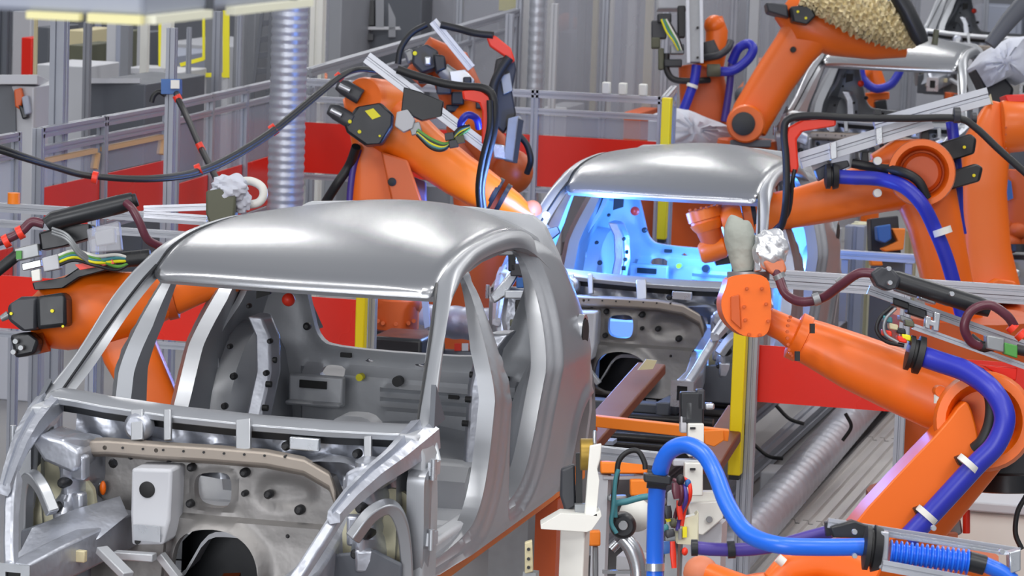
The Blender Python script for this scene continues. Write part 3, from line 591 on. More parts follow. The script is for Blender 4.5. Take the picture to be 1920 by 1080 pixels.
for k, (u, v) in enumerate(((632, 158), (616, 204))):
    o = MB().arm([(u, v, D-.3, 10), (u+14, v+6, D-.3, 15), (u+44, v+24, D-.3, 15)], sq=3.2).build('motor_connector', 'blk2', rb, bevel=.005); MB().arm([(u+4, v+2, D-.37, 5), (u+24, v+12, D-.37, 5)], sq=2).build('plug', 'silver', o)
MB().extr(P(688, 108, D-.42), P(910, 276, D-.42), mp(20, D), mp(22, D), UP).build('aluminium_rail', 'alu', rb)
MB().slab([(757, 163), (788, 172), (832, 190), (828, 218), (790, 226), (752, 208)], D-.46, .14).build('valve_box', 'blk', rb, bevel=.006)
MB().slab([(744, 210), (764, 205), (778, 224), (774, 240), (756, 248), (740, 236)], D-.5, .12).build('junction_box', 'lgrey', rb, bevel=.006)
MB().slab([(766, 232), (786, 228), (792, 248), (772, 254)], D-.48, .09).build('terminal', 'gun', rb, bevel=.004)
red = [(866, 170), (902, 168), (920, 182), (922, 200), (916, 268), (903, 270), (904, 208), (898, 192), (868, 186)]
MB().slab(red, D-.55, .07).build('hose_bracket', 'redp', rb, bevel=.01)
hose(rb, [(745, 130, D-.5), (780, 142, D-.5), (830, 156, D-.5), (868, 162, D-.52), (908, 166, D-.55), (925, 186, D-.55), (926, 240, D-.55), (912, 300, D-.5), (902, 350, D-.45), (906, 400, D-.4)], 8, 'dark')
hose(rb, [(918, 188, D-.6), (918, 240, D-.6), (904, 300, D-.55), (897, 350, D-.5), (900, 398, D-.42)], 6, 'dark')
hose(rb, [(668, 275, D-.1), (655, 310, D), (632, 345, D), (610, 380, D+.1)], 9, 'dark'); hose(rb, [(674, 280, D), (664, 310, D), (658, 350, D), (655, 400, D)], 7, 'phose')
hose(rb, [(868, 252, D-.42), (864, 232, D-.46), (876, 216, D-.48), (893, 222, D-.46), (898, 240, D-.42)], 7, 'bhose')
for i, m in enumerate(('wire', 'blk', 'ylw', 'teal', 'dark')): hose(rb, [(782, 244+i*2, D-.5), (810, 262+i*4, D-.5), (836, 270+i*2, D-.5), (858, 256-i*3, D-.48), (880, 240-i, D-.45)], 3.5, m, 'cable')
for u, v in ((842, 256), (862, 262), (850, 270)): MB().slab([(u-9, v-6), (u+8, v-9), (u+10, v+5), (u-7, v+8)], D-.52, .08).build('connector', 'olive' if u == 862 else 'blk2', rb, bevel=.004)
MB().ball(P(742, 565, D), mp(52, D), (1, 1, .8)).build('shoulder_joint', 'dorange', rb)
jb = MB().disc(742, 590, D-.02, (0, 0, 1), 44, .22).build('turntable', 'dorange', rb); bolts(jb, 742, 602, D-.15, 34, 6, 5, 4, 0, pi)
c = P(742, 614, D); MB().lathe((c[0], c[1], 0), (c[0], c[1], c[2]), [(0, .5), (.08, .5), (.1, .22), (.7, .2), (.78, .19), (.82, .22), (1, .21)]).build('base', 'blk', rb)
MB().slab([(790, 560), (802, 546), (806, 612), (796, 616)], D-.2, .1).build('cable_guard', 'bgrey', rb)

# ---- C: tool-carrying robot standing behind B
D = 23.2
rc = empty('handling_robot', footz(905, 420, D), 'robot with slanted red bracket and grey gripper, behind the second car welder', 'robot', 'orange robots along the line')
MB().arm([(905, 420, D+.2, 50), (895, 330, D+.2, 50), (880, 230, D+.2, 44)], sq=4, dep=.8).build('lower_arm', 'dorange', rc, bevel=.012)
MB().arm([(775, 150, D, 22), (820, 100, D, 34), (842, 120, D, 40), (862, 170, D, 42), (885, 230, D, 44)], sq=2.4).build('forearm', 'dorange', rc)
MB().ball(P(888, 222, D-.15), mp(34, D), (1.3, 1, 1)).build('elbow_joint', 'orange', rc)
MB().ball(P(962, 322, D-.1), mp(38, D), (1, 1, 1.1)).build('wrist', 'dorange', rc); MB().arm([(900, 250, D, 36), (930, 290, D, 34), (955, 320, D, 32)], sq=2.4).build('wrist_link', 'dorange', rc)
motor(rc, [(774, 92), (800, 82), (822, 96), (820, 126), (790, 136), (772, 118)], D-.42, .3, 'blk2', [(770+8, 100, 4)])
motor(rc, [(756, 96), (772, 90), (780, 112), (764, 120)], D-.3, .2, 'gun')
motor(rc, [(812, 100), (834, 104), (838, 130), (816, 138)], D-.46, .2, 'blk')
MB().arm([(830, 130, D-.4, 14), (848, 146, D-.4, 17), (852, 154, D-.4, 14)], sq=2).build('motor_flange', 'gun', rc)
MB().extr(P(812, 40, D-.4), P(884, 128, D-.4), mp(14, D), mp(16, D), UP).build('aluminium_rail', 'alu', rc)
MB().slab([(912, 70), (928, 66), (958, 90), (966, 114), (958, 118), (944, 104), (918, 86)], D-.5, .1).build('hose_bracket', 'redp', rc, bevel=.01)
hose(rc, [(746, 120, D-.4), (752, 90, D-.4), (772, 62, D-.4), (800, 46, D-.4)], 6, 'dark'); hose(rc, [(826, 46, D-.45), (860, 54, D-.45), (890, 62, D-.48), (925, 66, D-.5)], 7, 'dark')
hose(rc, [(955, 108, D-.5), (940, 130, D-.5), (926, 160, D-.5), (922, 200, D-.5), (920, 260, D-.45)], 9, 'dark')
gr = MB().slab([(930, 110), (962, 100), (968, 130), (960, 170), (968, 215), (944, 250), (924, 230), (920, 170)], D-.4, .2).build('gripper_body', 'blk2', rc, bevel=.012)
MB().slab([(938, 142), (956, 136), (962, 170), (944, 178)], D-.44, .06).build('gripper_plate', 'gun', gr, bevel=.005); MB().slab([(918, 158), (930, 160), (932, 176), (916, 172)], D-.45, .05).build('yellow_tag', 'ylw', gr)
cy = MB().slab([(952, 222), (974, 216), (980, 224), (968, 306), (944, 300)], D-.5, .14).build('cylinder', 'gun', rc, bevel=.01); MB().slab([(972, 222), (982, 226), (970, 306), (962, 304)], D-.52, .05).build('cylinder_rod', 'blk', cy)
MB().slab([(922, 268), (946, 272), (950, 300), (926, 296)], D-.5, .12).build('tool_block', 'silver', rc, bevel=.008)
hose(rc, [(972, 252, D-.4), (988, 272, D-.4), (995, 300, D-.4), (988, 325, D-.35)], 6, 'dark')
MB().slab([(842, 134), (872, 130), (890, 150), (886, 162), (846, 160)], D-.5, .12).build('sensor_box', 'silver', rc, bevel=.006)
for (u0, v0, u1, v1, dd, m) in ((784, 140, 812, 156, -.35, 'blk'), (818, 156, 846, 176, -.35, 'blk2'), (846, 172, 870, 196, -.3, 'blk'), (796, 106, 808, 122, -.5, 'silver'), (868, 144, 884, 156, -.6, 'blk'), (892, 186, 908, 204, -.3, 'blk2'), (836, 196, 862, 210, -.2, 'blk'), (914, 196, 926, 214, -.52, 'gun')): MB().rect(u0, v0, u1, v1, D+dd, .12).build('valve_block', m, rc, bevel=.01)
c = P(905, 430, D+.2); MB().lathe((c[0], c[1], 0), (c[0], c[1], c[2]), [(0, .5), (.1, .5), (.12, .36), (1, .36)]).build('base', 'dorange', rc)

# ---- F: right of the second car body
D = 21.
rf = empty('welding_robot', footz(1840, 640, D+.2), 'orange robot with round recessed elbow and blue hose, forearm level across the second car', 'robot', 'orange robots along the line')
MB().arm([(1392, 408, D, 33), (1432, 402, D, 36), (1500, 388, D, 38), (1560, 374, D, 42), (1620, 356, D, 48), (1700, 335, D, 56)], sq=2.6).build('forearm', 'orange', rf)
for u, v in ((1412, 404), (1424, 402)): MB().disc(u, v, D, P(1500, 388, D)-P(1400, 406, D), 37, .03).build('seal_ring', 'blk' if u < 1420 else 'dorange', rf)
MB().arm([(1640, 310, D-.05, 22), (1680, 295, D-.05, 34), (1720, 300, D-.05, 40)], sq=3).build('forearm_housing', 'orange', rf)
MB().arm([(1722, 318, D, 62), (1752, 420, D, 50), (1776, 530, D, 46), (1800, 640, D+.1, 52)], sq=4.5, dep=.75).build('lower_arm', 'orange', rf, bevel=.012)
el = MB().lathe(P(1728, 324, D-.48), P(1728, 324, D+.4), [(.24, .01), (.22, .135), (.02, .158), (0, .165), (0, .198), (.06, .205), (.9, .205), (1, .18)], 36).build('elbow_joint', 'orange', rf)
MB().lathe(P(1728, 324, D-.36), P(1728, 324, D-.28), [(0, .05), (0, .10), (.2, .12), (1, .125)], 26).build('elbow_gear', 'dorange', el)
MB().lathe(P(1391, 409, D-.04), P(1352, 418, D-.04), [(0, .10), (.3, .115), (.6, .115), (1, .09)]).build('wrist_link', 'orange', rf)
ax = P(1310, 392, D)-P(1326, 440, D)
w1_ = MB().lathe(P(1318, 390, D-.05), P(1330, 432, D-.05), [(0, .098), (.05, .112), (.5, .112), (.52, .1), (.62, .1), (.64, .108), (.8, .10), (1, .08)], 30).build('wrist', 'orange', rf)
MB().lathe(P(1327, 426, D-.05), P(1337, 462, D-.05), [(0, .08), (.5, .07), (1, .06)]).build('wrist_neck', 'dorange', rf)
MB().lathe(P(1312, 476, D-.05), P(1362, 462, D-.05), [(0, .05), (.1, .066), (.45, .072), (.9, .066), (1, .05)], 26).build('wrist_flange', 'orange', rf)
for k in range(6): MB().disc(1294+k*10, 394-k*2.0+(k % 2), D-.17, FW, 2.4, .03).build('bolt', 'dorange', w1_)
MB().slab([(1338, 484), (1370, 478), (1372, 494), (1344, 498)], D, .1).build('tool_plate', 'blk', rf)
hose(rf, [(1560, 331, D-.35), (1600, 333, D-.38), (1650, 336, D-.42), (1695, 350, D-.52), (1730, 385, D-.55), (1755, 435, D-.5), (1775, 485, D-.48), (1792, 545, D-.45), (1806, 600, D-.4)], 13.5, 'bhose')
cl_ = MB().lathe(P(1546, 331, D-.35), P(1572, 331, D-.35), [(0, .05), (.1, .075), (.4, .075), (.45, .06), (.55, .06), (.6, .08), (1, .07)]).build('hose_collar', 'dark', rf)
MB().slab([(1528, 318), (1548, 308), (1590, 300), (1594, 312), (1552, 330), (1536, 340)], D-.3, .12).build('hose_holder', 'blk2', rf, bevel=.008)
hose(rf, [(1598, 306, D-.3), (1640, 314, D-.34), (1690, 322, D-.5), (1722, 340, D-.52), (1738, 372, D-.5)], 9, 'dark')
hclip(rf, 1767, 434, D-.53, 4, 12, 18); MB().slab([(1744, 436), (1760, 428), (1764, 440), (1750, 446)], D-.5, .06).build('clip_base', 'dark', rf)
motor(rf, [(1762, 268), (1820, 250), (1832, 260), (1828, 288), (1772, 306)], D-.1, .24, 'blk', [(1808, 276, 3)])
motor(rf, [(1774, 324), (1830, 306), (1844, 314), (1838, 340), (1782, 356)], D-.16, .24, 'blk', [(1826, 329, 3)])
MB().extr(P(1500, 301, D-.3), P(1745, 226, D-.3), mp(30, D), mp(30, D), UP).build('aluminium_rail', 'alu', rf)
MB().extr(P(1640, 238, D-.1), P(1852, 180, D-.1), mp(32, D), mp(32, D), UP).build('aluminium_rail', 'alu', rf)
for u, v in ((1562, 282), (1648, 255)): MB().slab([(u-6, v-14), (u+6, v-18), (u+8, v+14), (u-4, v+18)], D-.42, .1).build('rail_clamp', 'silver', rf, bevel=.004)
for u, v in ((1622, 300), (1735, 246)): MB().slab([(u-6, v-16), (u+6, v-16), (u+8, v+16), (u-8, v+18)], D-.25, .1).build('rail_bracket', 'blk', rf, bevel=.005)
MB().slab([(1568, 222), (1500, 226), (1478, 238), (1470, 262), (1480, 322), (1494, 326), (1498, 312), (1494, 262), (1506, 246), (1568, 236)], D-.5, .08).build('hose_bracket', 'redp', rf, bevel=.012)
hose(rf, [(1455, 440, D-.3), (1468, 415, D-.4), (1474, 370, D-.5), (1474, 300, D-.5), (1470, 250, D-.5), (1478, 224, D-.5), (1520, 217, D-.5), (1600, 221, D-.5), (1700, 222, D-.5), (1795, 222, D-.5), (1830, 240, D-.5), (1875, 282, D-.5), (1935, 335, D-.5)], 7, 'dark')
hose(rf, [(1448, 434, D-.3), (1478, 400, D-.4), (1486, 340, D-.5), (1490, 318, D-.5)], 4, 'blk', 'cable')
MB().disc(1794, 216, D-.5, RT, 15, .04).build('hose_ring', 'blk2', rf); MB().disc(1826, 222, D-.45, RT, 11, .03).build('hose_ring', 'blk2', rf)
MB().slab([(1640, 206), (1652, 206), (1654, 228), (1638, 228)], D-.5, .06).build('hose_clamp', 'blk', rf)
hose(rf, [(1784, 228, D+.1), (1788, 260, D+.1), (1794, 330, D+.1), (1796, 400, D+.1), (1802, 440, D+.1)], 11, 'bhose')
for u, v in ((1645, 302), (1645, 362)): MB().disc(u, v, D-.36, FW, 8, .06).build('white_cap', 'white', rf)
c = P(1805, 650, D+.1); MB().lathe((c[0], c[1], 0), (c[0], c[1], c[2]+.2), [(0, .55), (.1, .55), (.12, .4), (.7, .36), (.75, .46), (1, .46)]).build('base', 'dorange', rf)

# ---- G: the big robot at the right, wrist in front of the second car
D = 14.2
rg = empty('welding_robot', footz(1640, 1070, D+.6), 'large orange robot in the right foreground, gripping the silver-wrapped welding gun', 'robot', 'orange robots along the line')
MB().arm([(1498, 633, D+.2, 41), (1530, 646, D+.2, 45), (1600, 678, D+.15, 54), (1690, 716, D+.1, 60), (1760, 748, D, 60), (1800, 768, D, 54)], sq=2.4).build('forearm', 'orange', rg)
MB().lathe(P(1487, 627, D+.2), P(1512, 639, D+.2), [(0, .085), (.1, .103), (.8, .103), (.85, .096), (1, .096)], 30).build('forearm_collar', 'orange', rg)
MB().arm([(1438, 600, D+.2, 25), (1470, 615, D+.2, 26), (1492, 628, D+.2, 30)], sq=2.2).build('wrist_neck', 'orange', rg)
for k in range(9):
    a = pi*.55+k*.32; MB().disc(1489+10*cos(a)-3, 629+38*sin(a), D+.1-.08*abs(cos(a)), FW, 3, .03).build('bolt', 'dorange', rg)
for u, v, du, dv in ((1524, 616, 5, 26), (1496, 668, 14, -8)): MB().slab([(u-4, v-9), (u+4, v-9), (u+4, v+9), (u-4, v+9)], D-.09, .06).build('lifting_slot', 'hole', rg)
wr = MB().slab(rnd([(1366, 516), (1440, 512), (1447, 560), (1446, 604), (1438, 630), (1410, 634), (1384, 626), (1358, 600), (1350, 566), (1362, 536)], 2), D+.05, .34).build('wrist', 'orange', rg, bevel=.05)
MB().slab([(1370, 556), (1386, 552), (1390, 618), (1370, 600)], D+.035, .03).build('wrist_recess', 'dorange', wr, bevel=.004)
for u, v in ((1400, 541), (1428, 541), (1436, 570), (1395, 575), (1397, 600), (1404, 627), (1440, 602), (1424, 628)): MB().disc(u, v, D+.045, FW, 3, .02).build('bolt', 'dorange', wr)
MB().disc(1403, 518, D+.2, UP, 40, .04).build('tool_flange', 'gun', rg)
MB().disc(1396, 503, D+.2, UP, 24, .06).build('flange_band', 'blk', rg)
# arm of G
MB().lathe(P(1845, 790, D-.42), P(1845, 790, D+.35), [(.16, .01), (.15, .125), (.02, .145), (0, .155), (0, .19), (.05, .205), (.9, .205), (1, .18)], 36).build('elbow_joint', 'orange', rg)
MB().arm([(1862, 770, D-.1, 72), (1822, 838, D-.05, 66), (1760, 915, D+.1, 66), (1690, 990, D+.25, 72), (1640, 1060, D+.4, 90)], sq=4.5, dep=.7).build('lower_arm', 'orange', rg, bevel=.015)
MB().slab(rnd([(1806, 752), (1818, 756), (1834, 812), (1836, 846), (1806, 884), (1744, 962), (1700, 1016), (1586, 1016), (1604, 976), (1700, 872), (1770, 800)], 1), D-.47, .32).build('arm_rib', 'orange', rg, bevel=.03)
o = MB().disc(1761, 733, D-.28, FW, 11, .1).build('bolt_cap', 'orange', rg); MB().cyl(P(1761, 740, D-.3), P(1761, 756, D-.3), mp(10, D)).build('white_cap', 'white', rg)
hose(rg, [(1718, 664, D-.3), (1760, 678, D-.36), (1815, 698, D-.46), (1862, 734, D-.56), (1884, 782, D-.6), (1868, 832, D-.6), (1830, 872, D-.58), (1786, 920, D-.56), (1740, 970, D-.54), (1700, 1012, D-.54)], 20, 'bhose')
MB().lathe(P(1700, 660, D-.3), P(1732, 668, D-.3), [(0, .05), (.05, .072), (.3, .072), (.35, .06), (.5, .06), (.55, .078), (.9, .078), (1, .05)], 26).build('hose_collar', 'dark', rg)
hose(rg, [(1836, 700, D-.3), (1858, 745, D-.46), (1858, 790, D-.5), (1844, 826, D-.5), (1828, 842, D-.48)], 13, 'dark')
for u, v, a in ((1816, 870, 1), (1738, 966, 1)):
    hclip(rg, u, v, D-.585 if u > 1800 else D-.54, -8, 9, 24)
    MB().slab([(u-24, v-12), (u-8, v-18), (u-2, v-2), (u-16, v+4)], D-.54, .08).build('clip_base', 'dark', rg, bevel=.004)
# tool rails and tube of G
MB().arm([(1664, 520, D-.25, 13), (1680, 524, D-.25, 17), (1830, 572, D-.25, 18), (1856, 580, D-.25, 15)], sq=2).build('tool_tube', 'blk', rg)
MB().slab([(1632, 512), (1650, 500), (1676, 506), (1690, 522), (1684, 540), (1664, 546), (1644, 536)], D-.3, .14).build('tube_joint', 'blk2', rg, bevel=.01)
for u, v in ((1666, 504), (1668, 530), (1784, 551)): MB().disc(u, v, D-.34, FW, 4.5, .05).build('screw', 'silver', rg)
hose(rg, [(1446, 490, D+.1), (1460, 520, D+.05), (1474, 552, D), (1505, 566, D-.05), (1545, 557, D-.1), (1580, 532, D-.2), (1612, 512, D-.25), (1648, 514, D-.27)], 9, 'plum')
for u, v, du, dv in ((1531, 561, 12, -4), (1578, 531, 10, -8), (1461, 518, 4, 8)): hclip(rg, u, v, D-.1, du, dv, 12, 'gun')
hose(rg, [(1846, 652, D-.3), (1820, 640, D-.32), (1808, 612, D-.34), (1822, 582, D-.34), (1856, 572, D-.33), (1888, 592, D-.32), (1902, 612, D-.3)], 9, 'plum')
hose(rg, [(1818, 634, D-.3), (1840, 650, D-.3), (1862, 648, D-.3)], 11, 'dark')
for i in range(2): hclip(rg, 1898+i*16, 614+i*14, D-.3, 8, 8, 12, 'redp')
MB().extr(P(1628, 543, D-.15), P(1935, 652, D-.15), mp(17, D), mp(17, D), UP).build('aluminium_rail', 'alu', rg)
MB().extr(P(1712, 612, D-.3), P(1935, 692, D-.3), mp(11, D), mp(11, D), UP).build('aluminium_rail', 'alu', rg)
MB().slab([(1736, 592), (1746, 594), (1746, 600), (1752, 602), (1752, 584), (1764, 588), (1760, 622), (1750, 620), (1750, 612), (1744, 610), (1744, 618), (1734, 614)], D-.34, .06).build('rail_clamp', 'silver', rg, bevel=.004)
for (u, v, w_, h, m) in ((1690, 570, 30, 14, 'blk'), (1720, 585, 36, 18, 'blk'), (1700, 600, 24, 12, 'gun'), (1760, 560, 50, 14, 'blk2'), (1700, 545, 40, 14, 'gun'), (1740, 562, 30, 10, 'silver')): MB().slab([(u-w_/2, v-h/2-w_*.17), (u+w_/2, v-h/2+w_*.17), (u+w_/2, v+h/2+w_*.17), (u-w_/2, v+h/2-w_*.17)], D-.2, .12).build('valve_block', m, rg, bevel=.006)
for (u, v, m) in ((1665, 598, 'teal'), (1676, 612, 'tan'), (1690, 620, 'blk'), (1692, 636, 'redp'), (1700, 632, 'ylw'), (1664, 624, 'redp'), (1706, 606, 'olive')): MB().slab([(u-9, v-7), (u+8, v-3), (u+9, v+8), (u-8, v+5)], D-.32, .08).build('connector', m, rg, bevel=.005)
hose(rg, [(1672, 575, D-.3), (1650, 596, D-.3), (1644, 620, D-.3), (1662, 640, D-.3), (1695, 648, D-.3)], 4, 'dark', 'cable'); hose(rg, [(1680, 578, D-.34), (1660, 600, D-.34), (1660, 626, D-.34), (1684, 642, D-.34)], 3, 'gun', 'cable')
MB().slab([(1850, 628), (1884, 634), (1884, 662), (1850, 654)], D-.36, .1).build('control_box', 'gun', rg, bevel=.006)
MB().slab([(1884, 642), (1908, 648), (1908, 672), (1884, 664)], D-.38, .08).build('terminal', 'green', rg, bevel=.004)
hose(rg, [(1906, 655, D-.35), (1940, 662, D-.35)], 10, 'dark')
MB().slab([(1840, 684), (1908, 690), (1906, 714), (1890, 712)], D-.3, .08).build('red_cover', 'red', rg, bevel=.005)
bs = P(1700, 1060, D+.8); MB().lathe((bs[0], bs[1], 0), (bs[0], bs[1], 1.0), [(0, .5), (.08, .5), (.1, .4), (.7, .38), (.75, .42), (1, .40)], 28).build('base', 'orange', rg)
motor(rg, [(1838, 862), (1880, 836), (1940, 830), (1940, 925), (1880, 918), (1840, 900)], D+.25, .4, 'blk2')
MB().disc(1890, 905, D+.25, UP, 60, .08).build('motor_flange', 'blk', rg)
# ---- the wrapped welding gun that G holds
gun = MB().arm([(1384, 407, D+.18, 10), (1382, 413, D+.18, 19), (1384, 428, D+.18, 27), (1387, 450, D+.18, 29), (1390, 475, D+.18, 25), (1393, 496, D+.18, 22), (1394, 508, D+.18, 19)], sq=2.2, spl=5).build('welding_gun', 'gcloth', None, ang=70); tag(gun, 'welding gun wrapped in a grey cloth cover, upright on the foreground robot wrist', 'welding gun')
fo_ = MB().ball(P(1445, 468, D+.1), mp(38, D), (.85, .7, .98), noise=.17, nf=2.4, seed=8, seg=44, rings=28, ax=[RT, FW, UP]).build('foil_wrap', 'foil'); tag(fo_, 'crumpled silver foil wrap beside the grey covered welding gun', 'foil wrap')
fo2 = MB().slab([(1430, 490), (1468, 484), (1476, 506), (1462, 522), (1440, 508)], D+.05, .14).build('cable_clamp', 'lorange', fo_, bevel=.01)
MB().slab([(1416, 440), (1426, 440), (1428, 508), (1414, 510)], D+.1, .16).build('side_plate', 'silver', fo_, bevel=.005)

# ---- H: upright orange robot column at the right edge
D = 24.5
rh_ = empty('welding_robot', footz(1850, 560, D), 'tall upright orange robot arm at the right edge, behind the robot with blue hose', 'robot', 'orange robots along the line')
MB().arm([(1858, 570, D, 60), (1846, 470, D, 48), (1840, 360, D, 46), (1852, 260, D, 42), (1862, 210, D, 22), (1866, 190, D, 10)], sq=4.5, dep=.8).build('lower_arm', 'orange', rh_, bevel=.012)
el = MB().lathe(P(1876, 238, D-.05), P(1945, 236, D-.05), [(0, .12), (.03, .185), (.1, .19), (.6, .18), (1, .17)], 30).build('elbow_joint', 'orange', rh_)
for k in range(7): MB().disc(1886, 200+k*13, D-.25+.03*abs(k-3), FW, 2, .02).build('bolt', 'dorange', el)
MB().slab([(1852, 186), (1858, 176), (1862, 196)], D-.1, .05).build('lifting_eye', 'tan', rh_)
MB().slab([(1884, 178), (1930, 176), (1930, 192), (1890, 194)], D-.1, .3).build('red_cap', 'red', rh_, bevel=.01)
MB().slab([(1822, 548), (1868, 522), (1906, 528), (1910, 560), (1822, 562)], D-.3, .4).build('turntable', 'orange', rh_, bevel=.02)
c = P(1850, 570, D); MB().lathe((c[0], c[1], 0), (c[0], c[1], c[2]), [(0, .55), (.1, .55), (.12, .4), (1, .42)]).build('base', 'dorange', rh_)
D = 26.5
ri = empty('welding_robot', footz(1915, 520, D), 'dark orange robot cut by the right edge, beside the upright orange column', 'robot', 'orange robots along the line')
MB().arm([(1905, 470, D, 30), (1910, 400, D, 42), (1915, 320, D, 44)], sq=3).build('lower_arm', 'dorange', ri, bevel=.01)
MB().slab([(1882, 332), (1896, 340), (1900, 372), (1890, 376), (1880, 352)], D-.25, .04).build('blue_label', 'bluebox', ri)
for k, (u, v, r) in enumerate(((1884, 420, 18), (1906, 432, 24), (1890, 455, 26))): MB().ball(P(u, v, D-.1), mp(r, D), (1, 1, .8)).build('joint', 'dorange', ri)
MB().disc(1908, 465, D-.2, UP, 32, .06).build('seal_ring', 'blk', ri)
c = P(1912, 480, D); MB().lathe((c[0], c[1], 0), (c[0], c[1], c[2]), [(0, .5), (.1, .5), (.12, .3), (.5, .22), (.52, .3), (1, .28)]).build('base', 'gun', ri)
for u, v, r, m in ((1892, 500, 10, 'blk'), (1905, 512, 8, 'silver'), (1898, 530, 7, 'white')): MB().ball(P(u, v, D-.35), mp(r, D)).build('fitting', m, ri)

# ---- D: robot with the upright grey lift at the top
D = 31.
rd = empty('handling_robot', footz(1330, 240, D), 'robot with upright grey lift column and looped blue hose at the top', 'robot', 'orange robots along the line')
MB().arm([(1330, 260, D, 44), (1322, 200, D, 46), (1312, 120, D, 40)], sq=4, dep=.8).build('lower_arm', 'dorange', rd, bevel=.012)
MB().arm([(1338, 34, D-.1, 17), (1344, 60, D-.1, 21), (1342, 100, D-.1, 20), (1330, 130, D-.1, 26)], sq=2.4).build('forearm', 'orange', rd)
MB().ball(P(1340, 48, D-.12), mp(20, D), (1, 1, 1)).build('elbow_joint', 'orange', rd)
MB().arm([(1322, 80, D-.1, 26), (1330, 110, D-.1, 30)], sq=2).build('elbow_cover', 'blk2', rd)
cl = MB().beam(P(1300, -60, D-.4), P(1302, 118, D-.4), mp(30, D), mp(26, D), RT).build('lift_column', 'gun', rd, bevel=.01)
MB().beam(P(1288, -60, D-.48), P(1291, 118, D-.48), mp(5, D), mp(6, D), RT).build('column_edge', 'alu', cl); MB().beam(P(1314, -60, D-.48), P(1316, 118, D-.48), mp(5, D), mp(6, D), RT).build('column_edge', 'alu', cl)
for v in (52, 108): MB().disc(1308, v, D-.52, FW, 2.5, .03).build('screw', 'dark', cl)
MB().rect(1234, -40, 1290, 16, D-.2, .4).build('lift_head', 'lgrey', rd, bevel=.01)
for k, (u, v, w_, h, m) in enumerate(((1236, 55, 28, 34, 'blk2'), (1230, 80, 16, 20, 'olive'), (1246, 34, 26, 18, 'blk'), (1270, 92, 26, 18, 'gun'), (1240, 110, 10, 40, 'olive'), (1262, 118, 34, 14, 'blk'), (1278, 40, 14, 60, 'dark'))): MB().rect(u-w_/2, v-h/2, u+w_/2, v+h/2, D-.35-.02*k, .15).build('valve_block', m, rd, bevel=.01)
for i, m in enumerate(('ylw', 'teal', 'wire', 'white', 'blk')): hose(rd, [(1240+i*3, 36, D-.5), (1250+i*4, 60, D-.5), (1262+i*3, 76, D-.5), (1272+i*2, 94, D-.48)], 2, m, 'cable')
hose(rd, [(1250, 100, D-.4), (1250, 130, D-.4), (1262, 148, D-.4), (1290, 152, D-.4), (1330, 150, D-.3)], 6, 'dark')
hose(rd, [(1306, 122, D-.4), (1302, 150, D-.4), (1292, 180, D-.4), (1280, 210, D-.38)], 9, 'bhose'); hclip(rd, 1298, 161, D-.41, -2, 6, 11)
hose(rd, [(1345, 134, D-.3), (1375, 132, D-.32), (1402, 112, D-.34), (1412, 92, D-.34), (1402, 82, D-.3), (1384, 92, D-.26), (1372, 118, D-.22)], 9, 'bhose'); hose(rd, [(1372, 118, D-.22), (1367, 170, D-.2), (1358, 228, D-.2)], 7, 'phose')
MB().disc(1338, 132, D-.35, RT, 12, .12).build('hose_collar', 'olive', rd)
hose(rd, [(1322, 108, D-.3), (1346, 104, D-.35), (1364, 92, D-.35), (1370, 78, D-.3)], 7, 'blk2')
c = P(1330, 262, D); MB().lathe((c[0], c[1], 0), (c[0], c[1], c[2]), [(0, .5), (.1, .5), (.12, .36), (1, .36)]).build('base', 'dorange', rd)
def drape(uv, D, th, name, m, label, cat):
    n = len(uv); ob = MB(); poly = [P(u, v, D) for u, v in uv]; c = sum(poly)/n
    rings = []
    for k, (sc, dz) in enumerate(((1.0, th), (1.0, .0), (.85, -.08), (.55, -.13), (.2, -.15))):
        ring = []
        for i in range(n*4):
            a, b = poly[i//4], poly[(i//4+1) % n]; p = a+(b-a)*(i % 4)/4; ring.append(c+(p-c)*sc+FW*(dz+.03*sin(i*1.7+k*2.1)*(k > 0)))
        rings.append(ring)
    ob.loft(rings); return tag(ob.build(name, m, None, ang=60), label, cat)
drape([(1224, 214), (1262, 202), (1290, 206), (1340, 226), (1378, 240), (1380, 262), (1350, 282), (1290, 284), (1222, 286)], 30, 1.0, 'cover_sheet', 'cloth', 'white cover sheet draped over the machine left of the yellow post', 'cover sheet')

# ---- E: robot left of the third car body, forearm wrapped in gold foil
D = 29.6
re_ = empty('welding_robot', footz(1400, 240, D), 'orange robot left of the third car, forearm wrapped in glittering gold foil', 'robot', 'orange robots along the line')
MB().arm([(1400, 240, D, 38), (1412, 214, D, 40), (1450, 150, D, 40), (1490, 92, D, 42), (1522, 50, D, 50)], sq=3.6, dep=.8).build('lower_arm', 'orange', re_, bevel=.012)
MB().disc(1487, 93, D-.18, FW, 5.5, .04).build('arm_hole', 'hole', re_)
MB().lathe(P(1398, 232, D-.4), P(1398, 232, D+.2), [(0, .10), (0, .15), (.05, .165), (1, .165)], 30).build('shoulder_joint', 'orange', re_); MB().disc(1394, 232, D-.41, FW, 22, .03).build('shoulder_recess', 'blk', re_)
MB().arm([(1470, 10, D, 30), (1510, 40, D, 50), (1570, 66, D, 40), (1640, 78, D, 34), (1700, 84, D, 24)], sq=2.5).build('forearm', 'orange', re_)
motor(re_, [(1436, 4), (1476, 8), (1480, 34), (1440, 22)], D-.3, .3, 'blk2'); motor(re_, [(1482, 12), (1520, 8), (1530, 30), (1514, 46), (1486, 40)], D-.4, .3, 'blk', [(1496, 22, 2.5), (1511, 34, 2.5)])
gf = MB(); q = [(1505, -12, 22), (1560, 8, 30), (1610, 26, 38), (1660, 44, 38), (1700, 66, 28), (1722, 80, 12)]
qq = catmull([np.append(P(u, v, D-.35), mp(r, D)) for u, v, r in q], 12); secs = []
